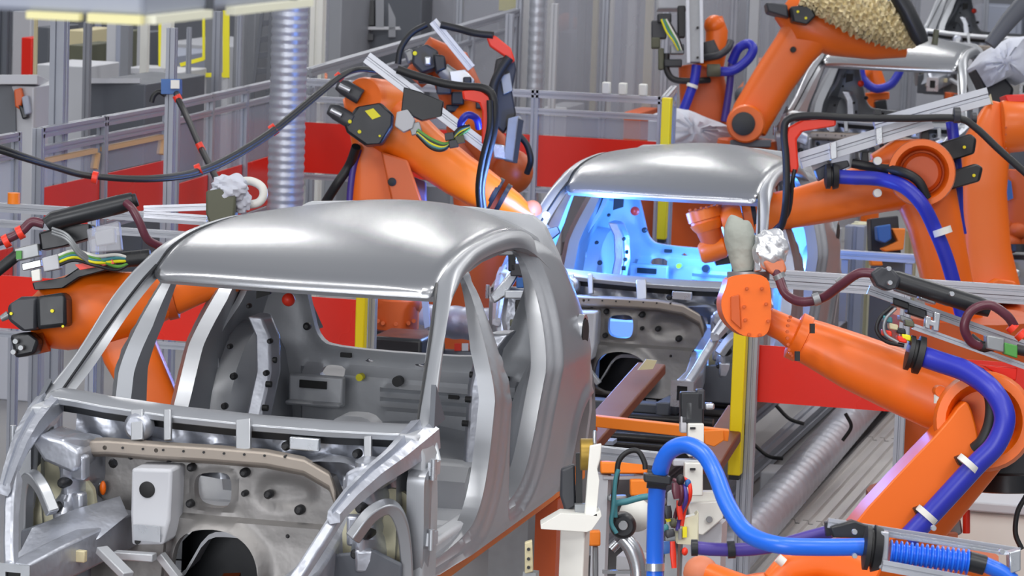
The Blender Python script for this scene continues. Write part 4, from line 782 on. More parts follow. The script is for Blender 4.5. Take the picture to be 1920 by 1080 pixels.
for i, p in enumerate(qq):
    t = N(qq[min(i+1, len(qq)-1)][:3]-qq[max(i-1, 0)][:3]); a = N(np.cross(t, FW)); b = np.cross(a, t); n_ = 40
    secs.append([p[:3]+(a*cos(2*pi*j/n_)+b*sin(2*pi*j/n_))*p[3]*(1+.22*sin(i*2.3+j*1.1+3*sin(j*.7+i*.31))*.45+.05*rng.randn()+.10*sin(j*2.9+i*1.3)) for j in range(n_)])
gf.loft(secs); tag(gf.build('foil_sleeve', 'gold', None, ang=5), 'crumpled gold foil sleeve glittering over the forearm at the top', 'foil sleeve')
tb = MB().arm([(1676, -20, D-.5, 16), (1700, 20, D-.5, 16), (1722, 66, D-.5, 16), (1730, 82, D-.5, 12)], sq=2).build('tool_tube', 'blk', re_)
MB().arm([(1756, 56, D-.4, 5), (1752, 84, D-.4, 6)], sq=3).build('tool_pin', 'olive', re_)
c = P(1402, 262, D); MB().lathe((c[0], c[1], 0), (c[0], c[1], c[2]), [(0, .5), (.1, .5), (.12, .3), (.8, .28), (.82, .3), (1, .26)]).build('base', 'dorange', re_)
MB().rect(1370, 262, 1446, 276, D-.3, .5).build('cable_tray', 'dgrey', re_, bevel=.01)

# ---- far robot seen between D and E, and others in the distance
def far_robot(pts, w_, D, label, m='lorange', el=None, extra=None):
    r = empty('handling_robot', footz(pts[-1][0], pts[-1][1], D), label, 'robot', 'distant robots')
    MB().arm([(u, v, D, w_) for u, v in pts], sq=3).build('lower_arm', m, r)
    u, v = pts[0]; MB().ball(P(u, v, D-.1), mp(w_*1.25, D)).build('elbow_joint', m, r)
    if extra: MB().arm([(a, b, D-.2, w_*.7) for a, b in extra], sq=2.4).build('forearm', m, r); a, b = extra[-1]; MB().ball(P(a, b, D-.25), mp(w_*.7, D)).build('wrist', 'dgrey', r)
    c = P(pts[-1][0], pts[-1][1], D); MB().cyl((c[0], c[1], 0), (c[0], c[1], max(.3, c[2])), mp(w_*1.3, D), mp(w_, D)).build('base', m, r)
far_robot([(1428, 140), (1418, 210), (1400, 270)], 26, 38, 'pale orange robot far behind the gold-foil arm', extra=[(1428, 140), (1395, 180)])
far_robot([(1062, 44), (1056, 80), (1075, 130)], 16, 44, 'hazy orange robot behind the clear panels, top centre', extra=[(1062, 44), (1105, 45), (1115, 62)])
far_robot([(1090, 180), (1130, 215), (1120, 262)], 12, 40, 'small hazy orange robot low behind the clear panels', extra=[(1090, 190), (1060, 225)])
far_robot([(1630, 110), (1648, 160), (1640, 210)], 14, 36, 'orange robot seen through the third car windscreen opening', 'orange', extra=[(1630, 130), (1602, 150)])
_fr = COL.objects['handling_robot.005']; MB().tube([P(u, v, 33.5) for u, v in ((1612, 124), (1618, 148), (1640, 166), (1668, 160), (1684, 140), (1690, 122))], mp(8, 33.5)).build('hose', 'bhose', _fr); MB().slab([(1622, 174), (1668, 172), (1668, 186), (1640, 188), (1640, 212), (1624, 212)], 33.6, .2).build('tool_frame', 'orange', _fr, bevel=.01); MB().slab([(1640, 190), (1662, 186), (1664, 206), (1644, 212)], 33.5, .2).build('tool_head', 'blk', _fr, bevel=.01)
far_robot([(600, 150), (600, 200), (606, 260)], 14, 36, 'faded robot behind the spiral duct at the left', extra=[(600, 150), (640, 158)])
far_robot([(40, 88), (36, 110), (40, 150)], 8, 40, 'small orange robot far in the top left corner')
# ------------------------------------------------------------------ hall
f = MB(); f.box((-6, 28, -.05), (64, 80, .1)); tag(f.build('floor', 'floor'), kind='structure')
tag(MB().box((-6, 60, 5), (64, .3, 10)).build('wall_back', 'wall'), kind='structure')
tag(MB().box((-30, 28, 5), (.3, 80, 10)).build('wall_left', 'wall'), kind='structure')
tag(MB().box((24, 28, 5), (.3, 80, 10)).build('wall_right', 'wall'), kind='structure')
LM = 'barrier'
def fence(p0, p1, zt, posts, label, zb=None, zr=None, zm=None, group=None, pw=.05, m='alud', clear='clear', frame=None, foot=0., name='safety_fence', dbl=.11):
    """aluminium machine guard from p0 to p1 (x,y); posts: fractions; zb-zr red band"""
    p0, p1 = np.array([p0[0], p0[1], 0.]), np.array([p1[0], p1[1], 0.]); L = np.linalg.norm(p1-p0); t = (p1-p0)/L; nrm = np.array([-t[1], t[0], 0]); Z = np.array([0, 0, 1.])
    r = empty(name, (p0+p1)/2, label, LM, group)
    for a in posts: MB().extr(p0+t*L*a+Z*foot, p0+t*L*a+Z*zt, pw, pw, nrm).build('post', m, r)
    MB().extr(p0+Z*(zt-pw/2), p1+Z*(zt-pw/2), pw, pw, (0, 0, 1)).build('top_rail', 'alu', r)
    if dbl: MB().extr(p0+Z*(zt-pw/2-dbl), p1+Z*(zt-pw/2-dbl), pw*.8, pw*.8, (0, 0, 1)).build('middle_rail', 'alu', r)
    if zr and dbl > .06: MB().extr(p0+Z*(zb-.03), p1+Z*(zb-.03), pw*.7, pw*.7, (0, 0, 1)).build('bottom_rail', m, r)
    for a, b in zip(posts[:-1], posts[1:]):
        q0, q1 = p0+t*(L*a+pw*.6), p0+t*(L*b-pw*.6)
        if zr: MB().prism([q0+Z*zb, q1+Z*zb, q1+Z*zr, q0+Z*zr], nrm*.012).build('red_panel', 'red', r)
        if clear and zt-dbl-.06 > (zr or .1): MB().prism([q0+Z*((zr or .12)+.01), q1+Z*((zr or .12)+.01), q1+Z*(zt-dbl-.06), q0+Z*(zt-dbl-.06)], nrm*.008).build('clear_panel', clear, r)
        if frame:
            for c0, c1 in ((q0+Z*(zt-dbl-.10), q1+Z*(zt-dbl-.10)), (q1+Z*(zt-dbl-.12), q1+Z*((zr or .2)+.05))): MB().beam(c0-t*(.06 if abs(c0[2]-c1[2]) < .1 else .10), c1-t*.10, .045, .03, (0, 0, 1) if abs(c0[2]-c1[2]) < .1 else nrm).build('glazing_frame', frame, r)
    return r
# the gate line between the first and second car: fences left and right, light curtains on both sides of the line
YG = 17.6; g0 = P(360, 403, Y=YG)[2]; gb, gt = P(360, 641, Y=YG)[2], P(360, 541, Y=YG)[2]
xl, xr_ = P(-60, 600, Y=YG)[0], P(690, 600, Y=YG)[0]; fr = lambda u: (P(u, 600, Y=YG)[0]-xl)/(xr_-xl)
fence((xl, YG), (xr_, YG), g0, [0, fr(172), fr(402), 1], 'aluminium guard with red panels left of the line, behind the left robot', gb, gt, clear=None, dbl=.09)
yl, yr = P(1400, 700, Y=YG)[0], P(2010, 700, Y=YG)[0]; fq = lambda u: (P(u, 700, Y=YG)[0]-yl)/(yr-yl)
gz = P(1550, 512, Y=YG)[2]
fence((yl, YG), (yr, YG), gz, [0, fq(1692), 1], 'aluminium guard with red panel at the right, behind the large robot wrist', P(1550, 763, Y=YG)[2], P(1550, 656, Y=YG)[2], clear=None, dbl=.05)
def curtain(u0, v0, u1, v1, D, label, w=18, back=1):
    a, b = P(u0, v0, D), P(u1, v1, D); x, y = (a[0]+b[0])/2, (a[1]+b[1])/2; r = empty('light_curtain_post', (x, y, 0), label, 'light curtain', 'yellow light curtains')
    W = mp(w, D); o = MB().box((x, y, (a[2]+b[2])/2), (W, W*1.2, abs(a[2]-b[2]))).build('yellow_housing', 'yel', r, bevel=.006)
    MB().box((x, y, b[2]-.012), (W*.8, W, .025)).build('end_cap', 'dark', o)
    MB().extr((x+W*(.85 if D < 20 else .1), y+W*1.3, 0), (x+W*(.85 if D < 20 else .1), y+W*1.3, a[2]+(.05 if D < 20 else -.05)), W*.7, W*.9, (0, 1, 0)).build('post', 'alud', r); return r
curtain(680, 440, 678, 662, 17.9, 'yellow light curtain post seen through the nearest car rear window')
curtain(1394, 560, 1376, 893, 17.9, 'yellow light curtain post right of the line under the orange wrist', 24)
curtain(1252, 182, 1240, 450, 24., 'yellow light curtain post behind the second car', 17)

# left guard along the line and back guard
z1 = P(278, 308, X=-8)[2]; z0 = P(278, 392, X=-8)[2]
fence((-8., 18.0), (-8., 19.25), 2.2, [0, 1], 'low aluminium guard at the left edge under the black hose', 1.15, 1.5, clear='clear')
fence((-8., 19.6), (-8., 21.9), 2.2, [0, .47, 1], 'double railed guard with peach glazing frames at the left', max(.3, z0), z1, frame='peach', pw=.06)
fence((-8.05, 22.2), (-8.2, 25.0), 2.2, [0, .3, .62, 1], 'guard with long red panels running back to the spiral duct', 1.25, 1.62, pw=.05)
fence((-8.3, 25.1), (-5.24, 25.1), 2.2, [0, .35, .68, 1], 'aluminium guard with red band across the back, behind the welding robot', 1.47, 1.86, pw=.055, clear='clear2', dbl=.13)
fence((-5.24, 25.2), (-5.42, 26.4), 2.2, [0, 1], 'short return of the guard beside the yellow post', pw=.05, clear='clear')
for k, (y, x0, x1, zt, ps, lb) in enumerate(((33., -9.6, -6.2, 2.9, [0, .18, .36, .62, .8, 1], 'tall clear guard behind the white lamps, top centre'), (38., -12.5, -6.4, 4.3, [0, .3, .5, .68, .85, 1], 'tallest clear guard in the distance, top centre'), (36., -6.6, -5.3, 3.6, [0, .4, .75, 1], 'clear guard behind the gold-foil robot arm'), (44., -15., -5., 4.4, [0, .2, .4, .5, .6, .7, .8, .9, 1], 'farthest guard row in front of the cabinets'))):
    fence((x0, y), (x1, y), zt, ps, lb, clear='clear2', pw=.06)
def post(u, v0, v1, D, w, m, label, name='steel_post', cat='post'):
    a = P(u, v1, D); z1 = P(u, v0, D)[2]; W = mp(w, D); o = MB().extr((a[0], a[1], 0), (a[0], a[1], z1), W, W, (0, 1, 0)).build(name, m); return tag(o, label, cat)
post(108, -10, 300, 21.5, 28, 'alud', 'thick grey post left of the dark box')
post(5, -10, 200, 25, 22, 'dgrey', 'dark grey post in the top left corner')
post(64, 30, 250, 27, 6, 'tan', 'thin pale post left of the thick grey post')
post(161, 40, 240, 26.5, 13, 'grey', 'grey post at the left end of the dark box')
post(317, 50, 330, 20.8, 17, 'alud', 'tall post holding the hanging black cable')
post(228, 50, 140, 32, 8, 'grey', 'short thin post above the white bench')
post(352, 50, 190, 31, 8, 'alud', 'thin post inside the yellow frame')
post(405, 20, 180, 29, 15, 'alud', 'post in front of the yellow frame')
post(447, 10, 160, 28, 8, 'alud', 'pale post right of the yellow frame')
post(594, -20, 130, 30, 24, 'white', 'broad white post right of the spiral duct')
post(952, 25, 160, 31, 14, 'alud', 'grey post left of the thin spiral duct')
post(1032, 5, 260, 32, 12, 'lgrey', 'pale grey post right of the thin spiral duct')
# spiral ducts
def sduct(p0, p1, r, label, pitch=.055, name='spiral_duct'):
    o = MB().tube([np.array(p0, float)+(np.array(p1, float)-np.array(p0, float))*t for t in np.linspace(0, 1, 5)], r, seg=24, ridge=.022, pitch=pitch).build(name, 'duct', None, ang=60, base=None); return tag(o, label, 'duct')
a = P(536, 330, 23.6); sduct((a[0], a[1], 0), (a[0], a[1], 6), mp(34, 23.6), 'wide vertical spiral duct left of centre')
a = P(1003, 150, 33.); sduct((a[0], a[1], 0), (a[0], a[1], 6), mp(15, 33), 'thin vertical spiral duct behind the red bracket', .09)
a = P(760, 598, 21.5); b = P(960, 618, 21.5); sduct(a, (b[0], a[1], a[2]), mp(31, 21.5), 'horizontal spiral duct seen through the nearest car side opening', .10)
dd_ = COL.objects['spiral_duct.002']
for t in (.2, .8):
    x_ = a[0]*(1-t)+b[0]*t; MB().box((x_, a[1], a[2]/2-.04), (.06, .06, a[2]-.08)).build('duct_leg', 'gun', dd_)
c = P(1405, 1010, Z=.17); d = P(1596, 782, Z=.17); sduct((c[0], c[1]-1, .17), (d[0]-.05, d[1]+3, .17), .125, 'spiral duct lying on the floor beside the ribbed plates', .16)
# ribbed walkway
rb_ = MB(); base = []
x0, x1 = -3.34, -1.2; n = 26; w_ = (x1-x0)/n
for i in range(n): base += [(x0+i*w_, .0), (x0+i*w_+.012, .022), (x0+i*w_+w_*.55, .022), (x0+i*w_+w_*.62, .0)]
base = base+[(x1, 0), (x1, -.001), (x0, -.001)]
for k, (y0, y1) in enumerate(((16., 20.2), (20.23, 23.4), (23.43, 27), (27.03, 34))):
    m_ = MB().loft([[(x, y, z+.004) for x, z in base] for y in (y0, y1)]); tag(m_.build('ribbed_floor_plate', 'plate'), ('ribbed steel floor plate nearest the camera', 'second ribbed steel floor plate, below the red panel', 'third ribbed steel floor plate from the camera', 'farthest ribbed steel floor plate')[k], 'floor plate', 'ribbed walkway plates')
tag(MB().box((-3.40, 23, .02), (.07, 14, .04)).build('cable_channel', 'blk'), 'black cable channel between the floor duct and the ribbed plates', 'cable channel')
tag(MB().extr((-3.95, 17.5, .30), (-3.95, 26, .30), .08, .08).build('floor_rail', 'alu'), 'aluminium rail along the floor beside the spiral duct', 'rail')
tag(MB().extr((-3.78, 17.5, .10), (-3.78, 26, .10), .10, .10).build('floor_rail', 'alud'), 'low grey rail between the spiral duct and the aluminium rail', 'rail')
for k, q in enumerate(([(1455, 760), (1480, 785), (1508, 795)], [(1585, 775), (1596, 800), (1580, 826)], [(1410, 830), (1440, 855), (1468, 860)], [(1488, 890), (1496, 910), (1488, 925)])): tag(MB().tube([P(u, v, Y=21+.3*k) for u, v in q], .012, seg=8).build('floor_cable', 'dark'), ('black cable hanging under the left end of the red panel', 'black cable curling at the far end of the floor duct', 'black cable beside the foil lump on the floor', 'short black cable on the floor duct')[k], 'cable')
tag(MB().ball(P(1440, 822, 20.5)*np.array([1, 1, 0])+np.array([0, 0, .075]), mp(28, 20.5), (1, .8, .9), noise=.2, seed=5, seg=30, rings=20).build('foil_lump', 'foil'), 'crumpled foil covered lump on the floor right of the yellow post', 'foil lump')
c = P(1470, 790, 21.2); tag(MB().box((c[0], c[1], .12), (.22, .3, .24)).build('floor_cabinet', 'lgrey', None, bevel=.01), 'low grey box on the floor under the red panel', 'box')
# platform beneath the big robot
c = P(1800, 912, 16.2); pf = empty('robot_platform', (c[0], c[1], 0), 'pale grey platform block under the large robot at the right edge', 'platform')
MB().box((c[0]+.62, c[1]+.3, c[2]/2-.03), (1.5, 1.2, c[2]-.06)).build('plinth', 'white', pf, bevel=.015); MB().box((c[0]+.62, c[1]+.3, c[2]-.03), (1.56, 1.26, .05)).build('top_plate', 'lgrey', pf, bevel=.01)
q = MB().slab([(1750, 985), (1800, 966), (1806, 1000), (1776, 1014)], 14.6, .2).build('valve', 'gun', None, bevel=.01); tag(q, 'small grey valve with red cap before the pale platform', 'valve'); MB().disc(1812, 978, 14.6, UP, 7, .10).build('red_cap', 'redp', q); MB().rect(1766, 1000, 1796, 1016, 14.5, .1).build('valve_body', 'lorange', q)
tag(MB().tube([P(u, v, 14.8) for u, v in ((1924, 930), (1908, 960), (1904, 1000), (1916, 1030))], mp(5, 14.8)).build('cable', 'dark'), 'black cable hanging at the right edge before the platform', 'cable')

# ------------------------------------------------------------------ cables overhead at the left
def cable(pts, r, m, label, clips=(), name='cable_hose', n=1, off=(0, 6), spread=0):
    q = [P(*p) for p in pts]; o = MB().tube(q, mp(r, pts[0][2])).build(name, m); tag(o, label, 'hose')
    for k in range(1, n): MB().tube([P(p[0]+off[0]*k, p[1]+off[1]*k*(.6+.4*sin(i)), p[2]-.02) for i, p in enumerate(pts)], mp(r*.7, pts[0][2])).build('hose', m, o)
    for u, v, D, du, dv, R in clips:
        MB().cyl(P(u-du/2, v-dv/2, D), P(u+du/2, v+dv/2, D), mp(R, D)).build('hose_clip', 'redp', o)
    return o
cable([(-330, 236, 16.2), (-160, 244, 16.6), (-20, 272, 17), (40, 292, 17.2), (100, 312, 17.5), (170, 330, 17.8), (290, 334, 18.2), (390, 314, 18.8), (500, 252, 19.4), (590, 180, 19.9), (640, 142, 20.2), (672, 130, 20.4), (710, 132, 20.6)], 7, 'dark', 'long black hose with red clips sagging across the left fence to the robot',
      [(178, 333, 17.8, 10, 2, 12), (372, 318, 18.7, 10, -4, 11), (513, 243, 19.5, 10, -7, 11), (636, 144, 20.2, 8, -7, 9)], n=2, off=(0, 7))
cable([(331, 176, 20.63), (334, 186, 20.5), (345, 208, 20.4), (358, 236, 20.2), (372, 268, 20), (388, 300, 19.8), (406, 336, 19.6)], 6, 'dark', 'black cable with red end hanging from the tall post', [(333, 184, 20.5, 5, 10, 8), (376, 276, 19.93, 8, 16, 7)])
for k, (u, v) in enumerate(((330, 162),)):
    bx = MB().rect(302, 148, 338, 176, 20.65, .12).build('junction_box', 'bluebox'); tag(bx, 'small blue box on the tall post above the black cable', 'box'); MB().rect(320, 150, 336, 166, 20.62, .04).build('white_label', 'white', bx)
tag(MB().tube([P(u, v, 20.7) for u, v in ((284, 192), (288, 180), (298, 172), (310, 178))], mp(5, 20.6)).build('cable_loop', 'dark'), 'short black cable loop beside the blue box', 'cable')
# tool with white cover above the left guard
tg_ = empty('gripper_tool', P(420, 420, 17.2), 'olive gripper with white plastic cover on a double aluminium arm, behind the nearest roof', 'gripper')
MB().slab([(386, 358), (424, 352), (442, 366), (440, 410), (392, 418), (386, 400)], 17.1, .2).build('gripper_body', 'olive', tg_, bevel=.01)
MB().ball(P(432, 352, 17.15), mp(32, 17.15), (1.05, .7, .75), noise=.2, nf=3, seed=12, seg=36, rings=22, ax=[RT, FW, UP]).build('plastic_cover', 'cloth', tg_)
MB().ball(P(452, 376, 17.2), mp(20, 17.2), (.9, .7, 1.1), noise=.2, nf=3, seed=2, seg=30, rings=20, ax=[RT, FW, UP]).build('plastic_cover', 'cloth', tg_)
MB().tube([P(u, v, 17.25) for u, v in ((450, 340), (472, 340), (490, 350), (494, 366), (484, 380), (462, 384))], mp(8, 17.2)).build('hose', 'white', tg_)
q = P(412, 412, 17.25); MB().box((q[0], q[1], q[2]/2), (.09, .09, q[2])).build('stand', 'gun', tg_)
for v0, v1 in ((392, 388), (402, 410)): MB().extr(P(270, v0, 17.3), P(388, v1, 17.3), mp(13, 17.3), mp(13, 17.3), UP).build('aluminium_arm', 'alu', tg_)
q = P(26, 380, Y=17.6); tag(MB().cyl((q[0], 17.6, g0), (q[0], 17.6, g0+.06), .035).build('signal_lamp', 'morange'), 'small orange signal lamp on the rail at the left edge', 'lamp')

# crowd of thin posts and pipes behind the clear guards
R9 = np.random.RandomState(4)
for k in range(46):
    u = R9.uniform(962, 1235) if k < 34 else R9.uniform(1395, 1490); D9 = R9.uniform(35, 46); q = P(u, 300, D9); z9 = R9.uniform(2.4, 5.2); w9 = R9.uniform(.04, .11)
    tag(MB().box((q[0], q[1], z9/2), (w9, w9, z9)).build('steel_post', ['lgrey', 'alud', 'tan', 'bgrey', 'grey', 'white', 'dgrey'][R9.randint(7)]), 'thin upright post in the crowd behind the clear guards', 'post', 'thin posts behind the clear guards')
for k in range(14):
    u = R9.uniform(180, 470); D9 = R9.uniform(28, 38); q = P(u, 200, D9); z9 = R9.uniform(2.2, 4.5); w9 = R9.uniform(.04, .10)
    tag(MB().box((q[0], q[1], z9/2), (w9, w9, z9)).build('steel_post', ['lgrey', 'alud', 'bgrey', 'white', 'grey'][R9.randint(5)]), 'thin upright post behind the left fence', 'post', 'thin posts behind the left fence')
# ------------------------------------------------------------------ overhead lit box, near the camera
c = P(270, 44, 6.0); lb_ = empty('overhead_lamp_box', c, 'blurred overhead grey box with yellow lit edge strips, top left', 'lamp')
MB().box((c[0]-.6, c[1]+.6, c[2]+.26), (1.2, 1.2, .5)).build('housing', 'bgrey', lb_, bevel=.01)
MB().box((c[0]-.165, c[1]-.008, c[2]+.006), (.10, .02, .013)).build('lit_strip', 'lamp', lb_); MB().box((c[0]-.05, c[1]-.008, c[2]+.006), (.10, .02, .016)).build('lit_strip', 'lamp', lb_)
for k in range(2): MB().box((c[0]+.008, c[1]+.16+k*.52, c[2]+.006), (.02, .48 if k else .30, .015)).build('lit_strip', 'lamp2', lb_)
for dx, dy in ((-.2, .2), (-.2, 1.0), (-1., .2), (-1., 1.)): MB().cyl((c[0]+dx, c[1]+dy, c[2]+.5), (c[0]+dx, c[1]+dy, 9), .012).build('hanger_rod', 'grey', lb_)
for k in range(2): MB().box((c[0]+.004, c[1]+.33+k*.5, c[2]+.25), (.012, .02, .48)).build('panel_seam', 'dgrey', lb_)

# ------------------------------------------------------------------ background machinery
def box(name, u0, v0, u1, v1, D, th, m, label, cat, bev=.01, down=True):
    """box standing on the floor (down) whose front shows between the two photo corners"""
    a, b = P(u0, v0, D), P(u1, v1, D); yy = a[1]; xa, xb = a[0], P(u1, (v0+v1)/2, Y=yy)[0]; zt = a[2]; zb = 0 if down else P(u0, v1, D)[2]
    o = MB().box(((xa+xb)/2, yy+th/2, (zt+zb)/2), (abs(xb-xa), th, zt-zb)).build(name, m, None, bevel=bev); return tag(o, label, cat)
def onto(o, name, u0, v0, u1, v1, D, th, m): return MB().rect(u0, v0, u1, v1, D, th).build(name, m, o, bevel=.004)
b = box('machine_cabinet', 618, -30, 640, 100, 33, 1.0, 'grey', 'narrow grey cabinet right of the broad white post', 'cabinet')
b = box('control_rack', 640, -30, 790, 100, 34, 1.2, 'dgrey', 'dark open control rack with shelves, top left of centre', 'rack')
for (u0, v0, u1, v1, m) in ((642, 18, 672, 46, 'lgrey'), (642, 4, 676, 12, 'lgrey'), (684, 0, 702, 48, 'blk'), (640, 58, 674, 72, 'blk'), (682, 64, 700, 76, 'blk2'), (704, -10, 720, 52, 'grey'), (728, -10, 742, 70, 'grey'), (748, -10, 776, 54, 'bgrey'), (640, 50, 780, 56, 'lgrey')): onto(b, 'rack_panel', u0, v0, u1, v1, 33.9, .1, m)
b = box('wall_panel_unit', 812, -40, 935, 74, 36, .6, 'grey', 'plain grey cabinet behind the red hose bracket', 'cabinet'); onto(b, 'side_strip', 924, -40, 936, 80, 35.9, .1, 'lgrey')
b = box('warning_sign', 936, -14, 970, 20, 35, .03, 'ylw', 'yellow sign at the top edge left of the thin duct', 'sign', .002, False)
a0, a1 = P(578, 136, 29), P(972, 22, 34); gd = empty('guard_rail', (a0+a1)/2*np.array([1, 1, 0]), 'sloping double guard rail behind the upper welding robots', 'rail')
MB().extr(a0, a1, .07, .07).build('top_rail', 'alu', gd); MB().extr(a0-np.array([0, 0, .16]), a1-np.array([0, 0, .16]), .05, .05).build('lower_rail', 'alud', gd)
for t in (.02, .25, .5, .75, .98):
    p = a0+(a1-a0)*t; MB().extr((p[0], p[1], 0), p, .06, .06, (0, 1, 0)).build('post', 'alud', gd)
# ladder
_l = [P(474, 170, 29.5), P(502, 170, 29.5)]
ld = empty('ladder', footz(490, 150, 29.5), 'dark ladder leaning left of the wide spiral duct', 'ladder')
for u0, u1 in ((497, 474), (510, 502)): MB().beam(P(u0, -20, 29.5), P(u1, 170, 29.5), .05, .03, RT).build('stile', 'dgrey', ld)
for k in range(5): v = 14+k*30; MB().beam(P(496-k*4.0, v, 29.5), P(512-k*1.5, v-2, 29.5), .04, .05).build('rung', 'dgrey', ld)
for q in _l: MB().beam((q[0], q[1], 0), q, .05, .03, RT).build('stile', 'dgrey', ld)
# yellow frame
yf = empty('yellow_frame', footz(365, 150, 32), 'yellow square steel frame at the upper left', 'frame')
for a, b_, w_ in (((302, 40), (302, 128), 9), ((424, 20), (424, 146), 12), ((338, 142), (430, 140), 8), ((338, 122), (382, 110), 7), ((382, 30), (382, 112), 5)): MB().beam(P(*a, 32), P(*b_, 32), mp(w_, 32), mp(w_, 32), FW).build('bar', 'ylw', yf)
for u in (302, 424):
    c = P(u, 140, 32); MB().beam((c[0], c[1], 0), c, .05, .05, (0, 1, 0)).build('leg', 'lgrey', yf)
# dark box with pale rim and white benches
b = box('dark_bin', 164, 152, 272, 236, 27, 1.4, 'dgrey', 'open dark grey bin behind the left fence', 'bin'); MB().rect(158, 147, 262, 156, 26.9, .12).build('rim', 'lgrey', b)
b = box('work_bench', 184, 134, 304, 200, 31, 1.2, 'lgrey', 'grey blue bench behind the dark bin', 'bench'); MB().rect(180, 128, 308, 138, 30.9, 1.2).build('bench_top', 'lgrey', b)
b = box('machine_enclosure', 68, 120, 160, 250, 29.2, .8, 'lgrey', 'pale enclosure panel behind the thick grey post', 'cabinet'); onto(b, 'panel_joint', 70, 165, 160, 167, 29.18, .05, 'dgrey'); onto(b, 'panel_joint', 70, 196, 160, 198, 29.18, .05, 'dgrey')
b = box('control_cabinet', -20, 158, 62, 300, 24, .6, 'lgrey', 'pale cabinet with orange and blue tool at the left edge', 'cabinet'); onto(b, 'cabinet_top', -20, 140, 70, 158, 23.9, .6, 'lgrey'); onto(b, 'cabinet_door', -20, 160, 30, 300, 23.96, .05, 'dgrey')
t_ = MB().slab([(26, 168), (40, 164), (44, 182), (38, 206), (28, 200)], 23.88, .1).build('hand_tool', 'dorange', None, bevel=.01); tag(t_, 'orange and black hand tool hanging on the left cabinet', 'tool'); MB().slab([(40, 182), (52, 178), (58, 212), (46, 216)], 23.86, .08).build('blue_handle', 'bgrey', t_, bevel=.01); MB().slab([(34, 196), (44, 200), (54, 220), (42, 224)], 23.87, .08).build('grip', 'blk', t_, bevel=.01)
for k, (u0, v0, u1, v1, D, m, l) in enumerate(((24, 20, 58, 70, 37.5, 'lgrey', 'small pale machine head in the top left'), (40, 70, 60, 84, 36, 'red', 'small red box under the pale machine head'), (68, 50, 92, 110, 34, 'dgrey', 'dark machine beside the thin pale post'), (128, 84, 156, 104, 33, 'olive', 'olive machine block above the bench'), (206, 60, 222, 84, 35, 'olive', 'olive round-edged block behind the bench'), (240, 62, 258, 78, 36, 'dgrey', 'dark grey block above the bench'), (124, 56, 156, 72, 34, 'tan', 'tan strip housing above the olive block'))):
    box('machine_block', u0, v0, u1, v1, D, .8, m, l, 'machine')
b = box('long_enclosure', 120, 100, 300, 130, 38, 2, 'bgrey', 'long blue grey enclosure across the upper left', 'cabinet'); b2 = box('long_enclosure', 300, 80, 520, 150, 42, 2, 'lgrey', 'long pale enclosure behind the yellow frame', 'cabinet')
b = box('tall_cabinet', 440, -30, 478, 160, 34, 1, 'grey', 'tall grey cabinet behind the ladder', 'cabinet')
# centre background
for k, (u, v) in enumerate(((1137, 165), (1168, 168), (1206, 165))): tag(MB().box((P(u, v, Y=25.1)[0], 25.1, 2.245), (.06, .06, .09)).build('lamp_box', 'white', None, bevel=.01), ('leftmost white box on the back guard rail', 'middle white box on the back guard rail', 'rightmost white box on the back guard rail')[k], 'box', 'white boxes on the back guard')
for k, (u0, v0, u1, v1, D, m, l) in enumerate(((1040, 60, 1072, 140, 41, 'dgrey', 'dark machine stand behind the clear panels'), (1080, 80, 1110, 160, 41, 'bgrey', 'blue grey stand behind the clear panels'), (1128, 50, 1146, 120, 42, 'lgrey', 'slim pale cabinet behind the clear panels'), (1170, 0, 1200, 150, 43, 'grey', 'tall grey cabinet left of the lift robot'), (1130, 130, 1150, 200, 39, 'dgrey', 'dark stand under the slim pale cabinet'), (1020, 200, 1060, 300, 34, 'lgrey', 'pale block behind the back guard, left'), (1090, 220, 1130, 300, 34, 'bgrey', 'blue grey block behind the back guard'), (1170, 210, 1200, 300, 33, 'dorange', 'rust coloured block behind the back guard, right'), (1400, 30, 1440, 150, 44, 'lgrey', 'pale cabinet behind the loop of blue hose'), (860, 90, 900, 200, 37, 'grey', 'grey stand behind the red hose bracket'), (600, 160, 640, 260, 34, 'lgrey', 'pale stand behind the black motor plugs'), (880, 120, 960, 260, 40, 'bgrey', 'blue grey cabinet behind the grey gripper'), (640, 110, 700, 250, 40, 'grey', 'grey cabinet behind the motor plugs'))):
    box('machine_cabinet', u0, v0, u1, v1, D, .8, m, l, 'cabinet')
for k in range(14):
    x = -13.5+k*.8; h = 2.0+1.2*((k*37) % 10)/10; o = MB().box((x, 50+.3*(k % 3), h/2), (.7, .8, h)).build('control_cabinet', ('grey', 'lgrey', 'bgrey', 'dgrey')[(k*7) % 4], None, bevel=.01); MB().box((x, 49.58+.3*(k % 3), h*.55), (.56, .03, h*.8)).build('door', ('lgrey', 'bgrey', 'grey')[k % 3], o)
    tag(o, 'control cabinet in the row along the far wall', 'cabinet', 'cabinets along the far wall')
# covered robot at the upper right edge
drape([(1836, 120), (1862, 88), (1890, 72), (1930, 66), (1930, 150), (1900, 140), (1860, 160), (1848, 140)], 28., .8, 'cover_sheet', 'cloth', 'pale grey cover sheet over a robot head in the upper right corner', 'cover sheet')
h_ = empty('covered_robot', footz(1885, 200, 28.6), 'black robot head under the pale cover at the upper right edge', 'robot')
MB().slab([(1828, 128), (1844, 124), (1852, 148), (1880, 140), (1902, 166), (1896, 192), (1856, 196), (1846, 164)], 28.3, .5).build('robot_head', 'blk', h_, bevel=.02)
c = P(1885, 200, 28.6); MB().lathe((c[0], c[1], 0), (c[0], c[1], c[2]), [(0, .45), (.1, .45), (.12, .25), (1, .22)]).build('base', 'dgrey', h_)
tag(MB().arm([(1926, 0, 26, 18), (1890, 40, 26, 16), (1856, 84, 26, 12)], sq=3).build('boom', 'dgrey'), 'dark slanted boom crossing the farthest car, top right', 'boom')
